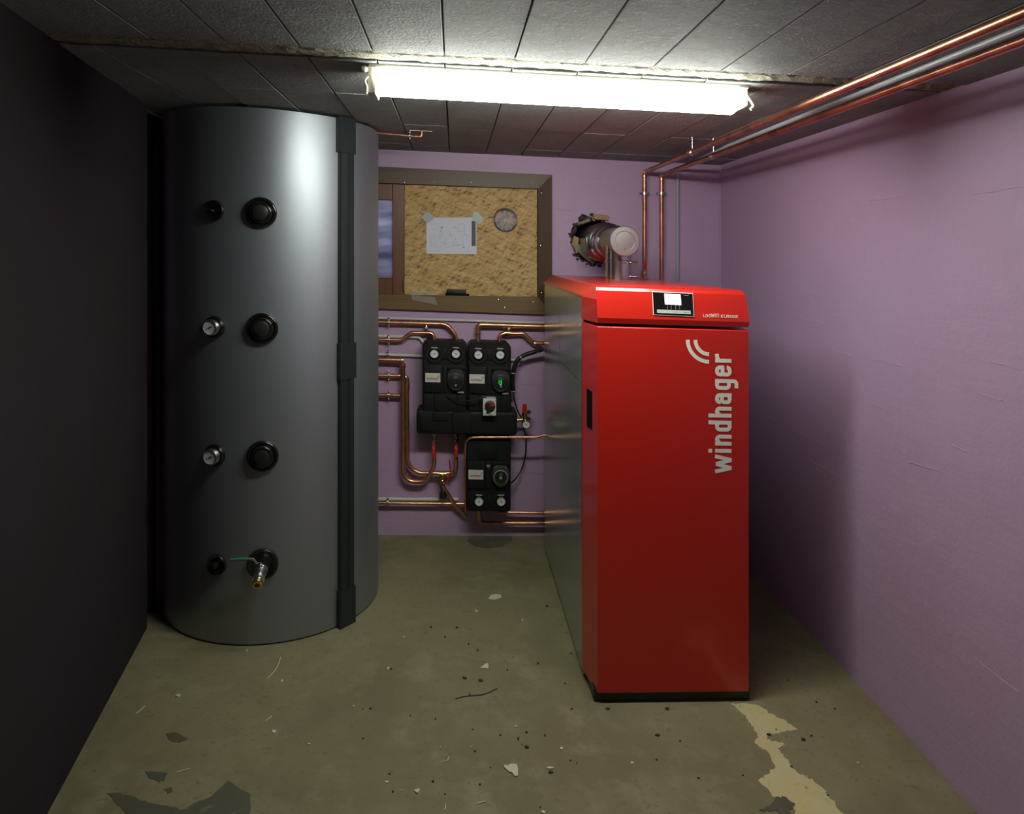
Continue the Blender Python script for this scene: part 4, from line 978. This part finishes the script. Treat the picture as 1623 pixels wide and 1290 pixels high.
# safety group
sg = thing('safety_valve_group', P(832, 680, .09), 'brass safety valve with red cap and small pressure gauge', 'valve')
mb = MB(); c = P(831.5, 664, .09)
mb.lathe(c-Vector((0, 0, .014)), (0, 0, 1), [(.012, 0), (.014, .01), (.012, .026), (.016, .030), (.016, .044), (.012, .048), (.012, .056)], 12)
a_, b_ = P(817, 666, .09), P(833, 664.5, .09)
mb.lathe(a_, b_-a_, [(.011, 0), (.011, .018), (.008, .020), (.008, (b_-a_).length)], 12)
a_, b_ = P(833, 655, .09), P(841, 652, .1)
mb.lathe(a_, b_-a_, [(.008, 0), (.008, .014), (.012, .016), (.012, .032)], 10)
a_, b_ = P(833, 661, .09), P(840, 664, .08); mb.cyl(a_, b_, .009, 10)
mb.cyl(P(832, 664, .09), (P(832, 664).x, YB, P(832, 664).z), .009, 12)
mb.build('body', M['brass'], sg)
MB().lathe(P(831.5, 653, .09), (0, 0, 1), [(.013, 0), (.0135, .012), (.012, .034), (.0105, .045)], 10).build('cap', M['red_plastic'], sg)
gauge(P(833.5, 671.5, .105), Vector((0, -1, 0)), .0235, sg, math.radians(-50), 'pressure_gauge', .022, 'brass')
# cables
cb = thing('cable', P(862, 553), 'black cable bundle from the boiler around the right of the pump stations', 'cable')
pts = [P(885, 548, .12), P(868, 551, .12), P(850, 557, .10), P(832, 562.5, .09), P(820, 571, .09), P(814, 588, .09), P(812.5, 605, .09), P(814, 622, .09)]
MB().tube(smoothpts(pts), .0125, seg=12).build('sleeve', M['cable'], cb, 60)
MB().tube(smoothpts([P(814, 620, .09), P(815, 632, .08), P(820, 650, .06), P(826, 662, .045), P(830, 678, .04), P(833.5, 697, .04), P(832.5, 722, .04), P(826, 745, .05), P(816, 760, .08), P(806, 768, .13), P(797, 775, .168), P(792, 782, .17)]), .0042, seg=8).build('cable', M['cable'], cb, 60)
mb = MB()
for x, y, off in ((852, 556.5, .1), (825.5, 566, .09), (813, 591, .09), (813.5, 620, .09)):
    i = [k for k in range(len(pts)-1)]; pc_ = P(x, y, off)
    j = min(i, key=lambda k: (pts[k]+pts[k+1]).__mul__(.5).__sub__(pc_).length); d = (pts[j+1]-pts[j])
    mb.lathe(pc_-d.normalized()*.002, d, [(.0138, 0), (.0138, .004)], 14)
mb.build('cable_tie', M['white_conduit'], cb)
g_ = P(862, 552, .12)
MB().lathe(P(861, 553.5, .115), (1, 0, .4), [(.016, 0), (.019, .004), (.016, .008), (.019, .012), (.016, .016), (.019, .020), (.016, .024)], 16).build('cable_gland', M['chrome'], cb)

# ------------------------------------------------------------------ floor debris
random.seed(21)
def flake(px, py, w, h, label, name='plaster_flake', cat='flake', m='flake', group=None, th=.004, shape=None):
    c = G(px, py); k = c.y/FOC; n = 9; loop = []
    if shape: loop = [G(px+x, py+y) for x, y in shape]
    else:
        fy = k*(c.y/H)
        r0 = random.random()*6
        for i in range(n):
            q = 2*PI*i/n+r0; s_ = random.uniform(.65, 1.1)
            loop.append(c+Vector((w*k*.5*math.cos(q)*s_, h*fy*.5*math.sin(q)*s_, 0)))
    loop = [p+Vector((0, 0, .0005)) for p in loop]
    return tag(MB().prism(loop, (0, 0, th)).build(name, M[m], None, 0), label, cat, group)
flake(767, 1057, 11, 8, 'white triangular plaster flake in the middle of the floor', shape=[(-6, 3), (-1, -1), (3, -4), (7, -4), (7, 4), (1, 3)])
flake(810, 1222, 20, 18, 'largest white plaster flake with ragged edge on the near floor', shape=[(-12, -5), (-9, -2), (-12, -8), (-5, -7), (0, -10), (9, -9), (11, -2), (11, 9), (6, 10), (2, 4), (-3, 3), (-7, -1)])
flake(785, 946, 18, 9, 'dull grey plaster flake lying toward the pump stations', m='label', shape=[(-11, 3), (-7, -2), (0, -4), (9, -3), (10, 1), (3, 4), (-4, 5)], th=.002)
flake(661, 1255, 9, 7, 'small white plaster flake left of the largest one', shape=[(-5, -1), (0, -3), (5, -3), (1, 4), (-2, 2)])
for px, py, w, h in ((447, 1080, 5, 4), (434, 1160, 8, 6), (613, 1240, 7, 4), (615, 1060, 4, 5), (828, 983, 3, 3), (872, 1218, 12, 4), (890, 1187, 6, 4), (818, 1152, 6, 3), (1002, 1210, 5, 4), (282, 1103, 8, 5), (698, 1185, 3, 2), (755, 969, 5, 4), (861, 1288, 7, 5), (1360, 1210, 5, 3),
                     (747, 1185, 3, 2), (636, 1254, 3, 2), (391, 1032, 4, 2), (490, 1180, 6, 3), (640, 1010, 3, 2), (560, 1120, 4, 2)):
    flake(px, py, w, h, 'tiny pale plaster crumb lying on the floor', 'plaster_crumb', 'crumb', 'flake', 'pale crumbs scattered on the floor', .003)
def splinter(pts, label, m='flake', r=.0016, name='wood_splinter', cat='splinter', group=None):
    P_ = [G(x, y)+Vector((0, 0, .002)) for x, y in pts]
    return tag(MB().tube(smoothpts(P_, 4), r, seg=6).build(name, M[m], None, 60), label, cat, group)
splinter([(423, 1076), (432, 1068), (440, 1056), (445, 1042)], 'long pale curved splinter in front of the tank')
splinter([(421, 1143), (428, 1138), (430, 1135)], 'short pale splinter in front of the tank, above a crumb')
splinter([(216, 1131), (223, 1126), (229, 1120)], 'pale splinter near the left wall')
splinter([(280, 1225), (290, 1222), (302, 1219)], 'pale splinter just above the dark floor patch')
splinter([(756, 1275), (762, 1273), (770, 1271)], 'pale splinter at the bottom edge, below the largest flake')
splinter([(704, 1285), (706, 1280), (706, 1275)], 'upright looking pale splinter at the bottom centre of the floor')
splinter([(700, 1208), (708, 1207), (712, 1200)], 'bent pale splinter left of the largest flake')
splinter([(722, 1108), (740, 1104), (762, 1102), (775, 1098), (788, 1092)], 'long thin dark crack like twig in the middle of the floor', 'dirt', .0018, 'twig', 'twig')
for k in range(60):
    px, py = random.uniform(560, 1340), random.uniform(960, 1288)
    if 915 < px < 1195 and py < 1125: continue
    if px > 1195 and py < 1000+(px-1195)*.9: continue
    flake(px, py, random.uniform(2, 5), random.uniform(1.5, 3.5), 'tiny dark dirt crumb lying on the floor', 'dirt_crumb', 'crumb', 'dirt', 'dark crumbs scattered on the floor', .003)
for px, py in ((736, 1075), (762, 1079), (873, 1225), (835, 1185), (1058, 1124), (963, 1124), (1042, 1166), (1218, 1165), (1274, 1173)):
    flake(px, py, 8, 4, 'tiny dark dirt crumb lying on the floor', 'dirt_crumb', 'crumb', 'dirt', 'dark crumbs scattered on the floor', .004)
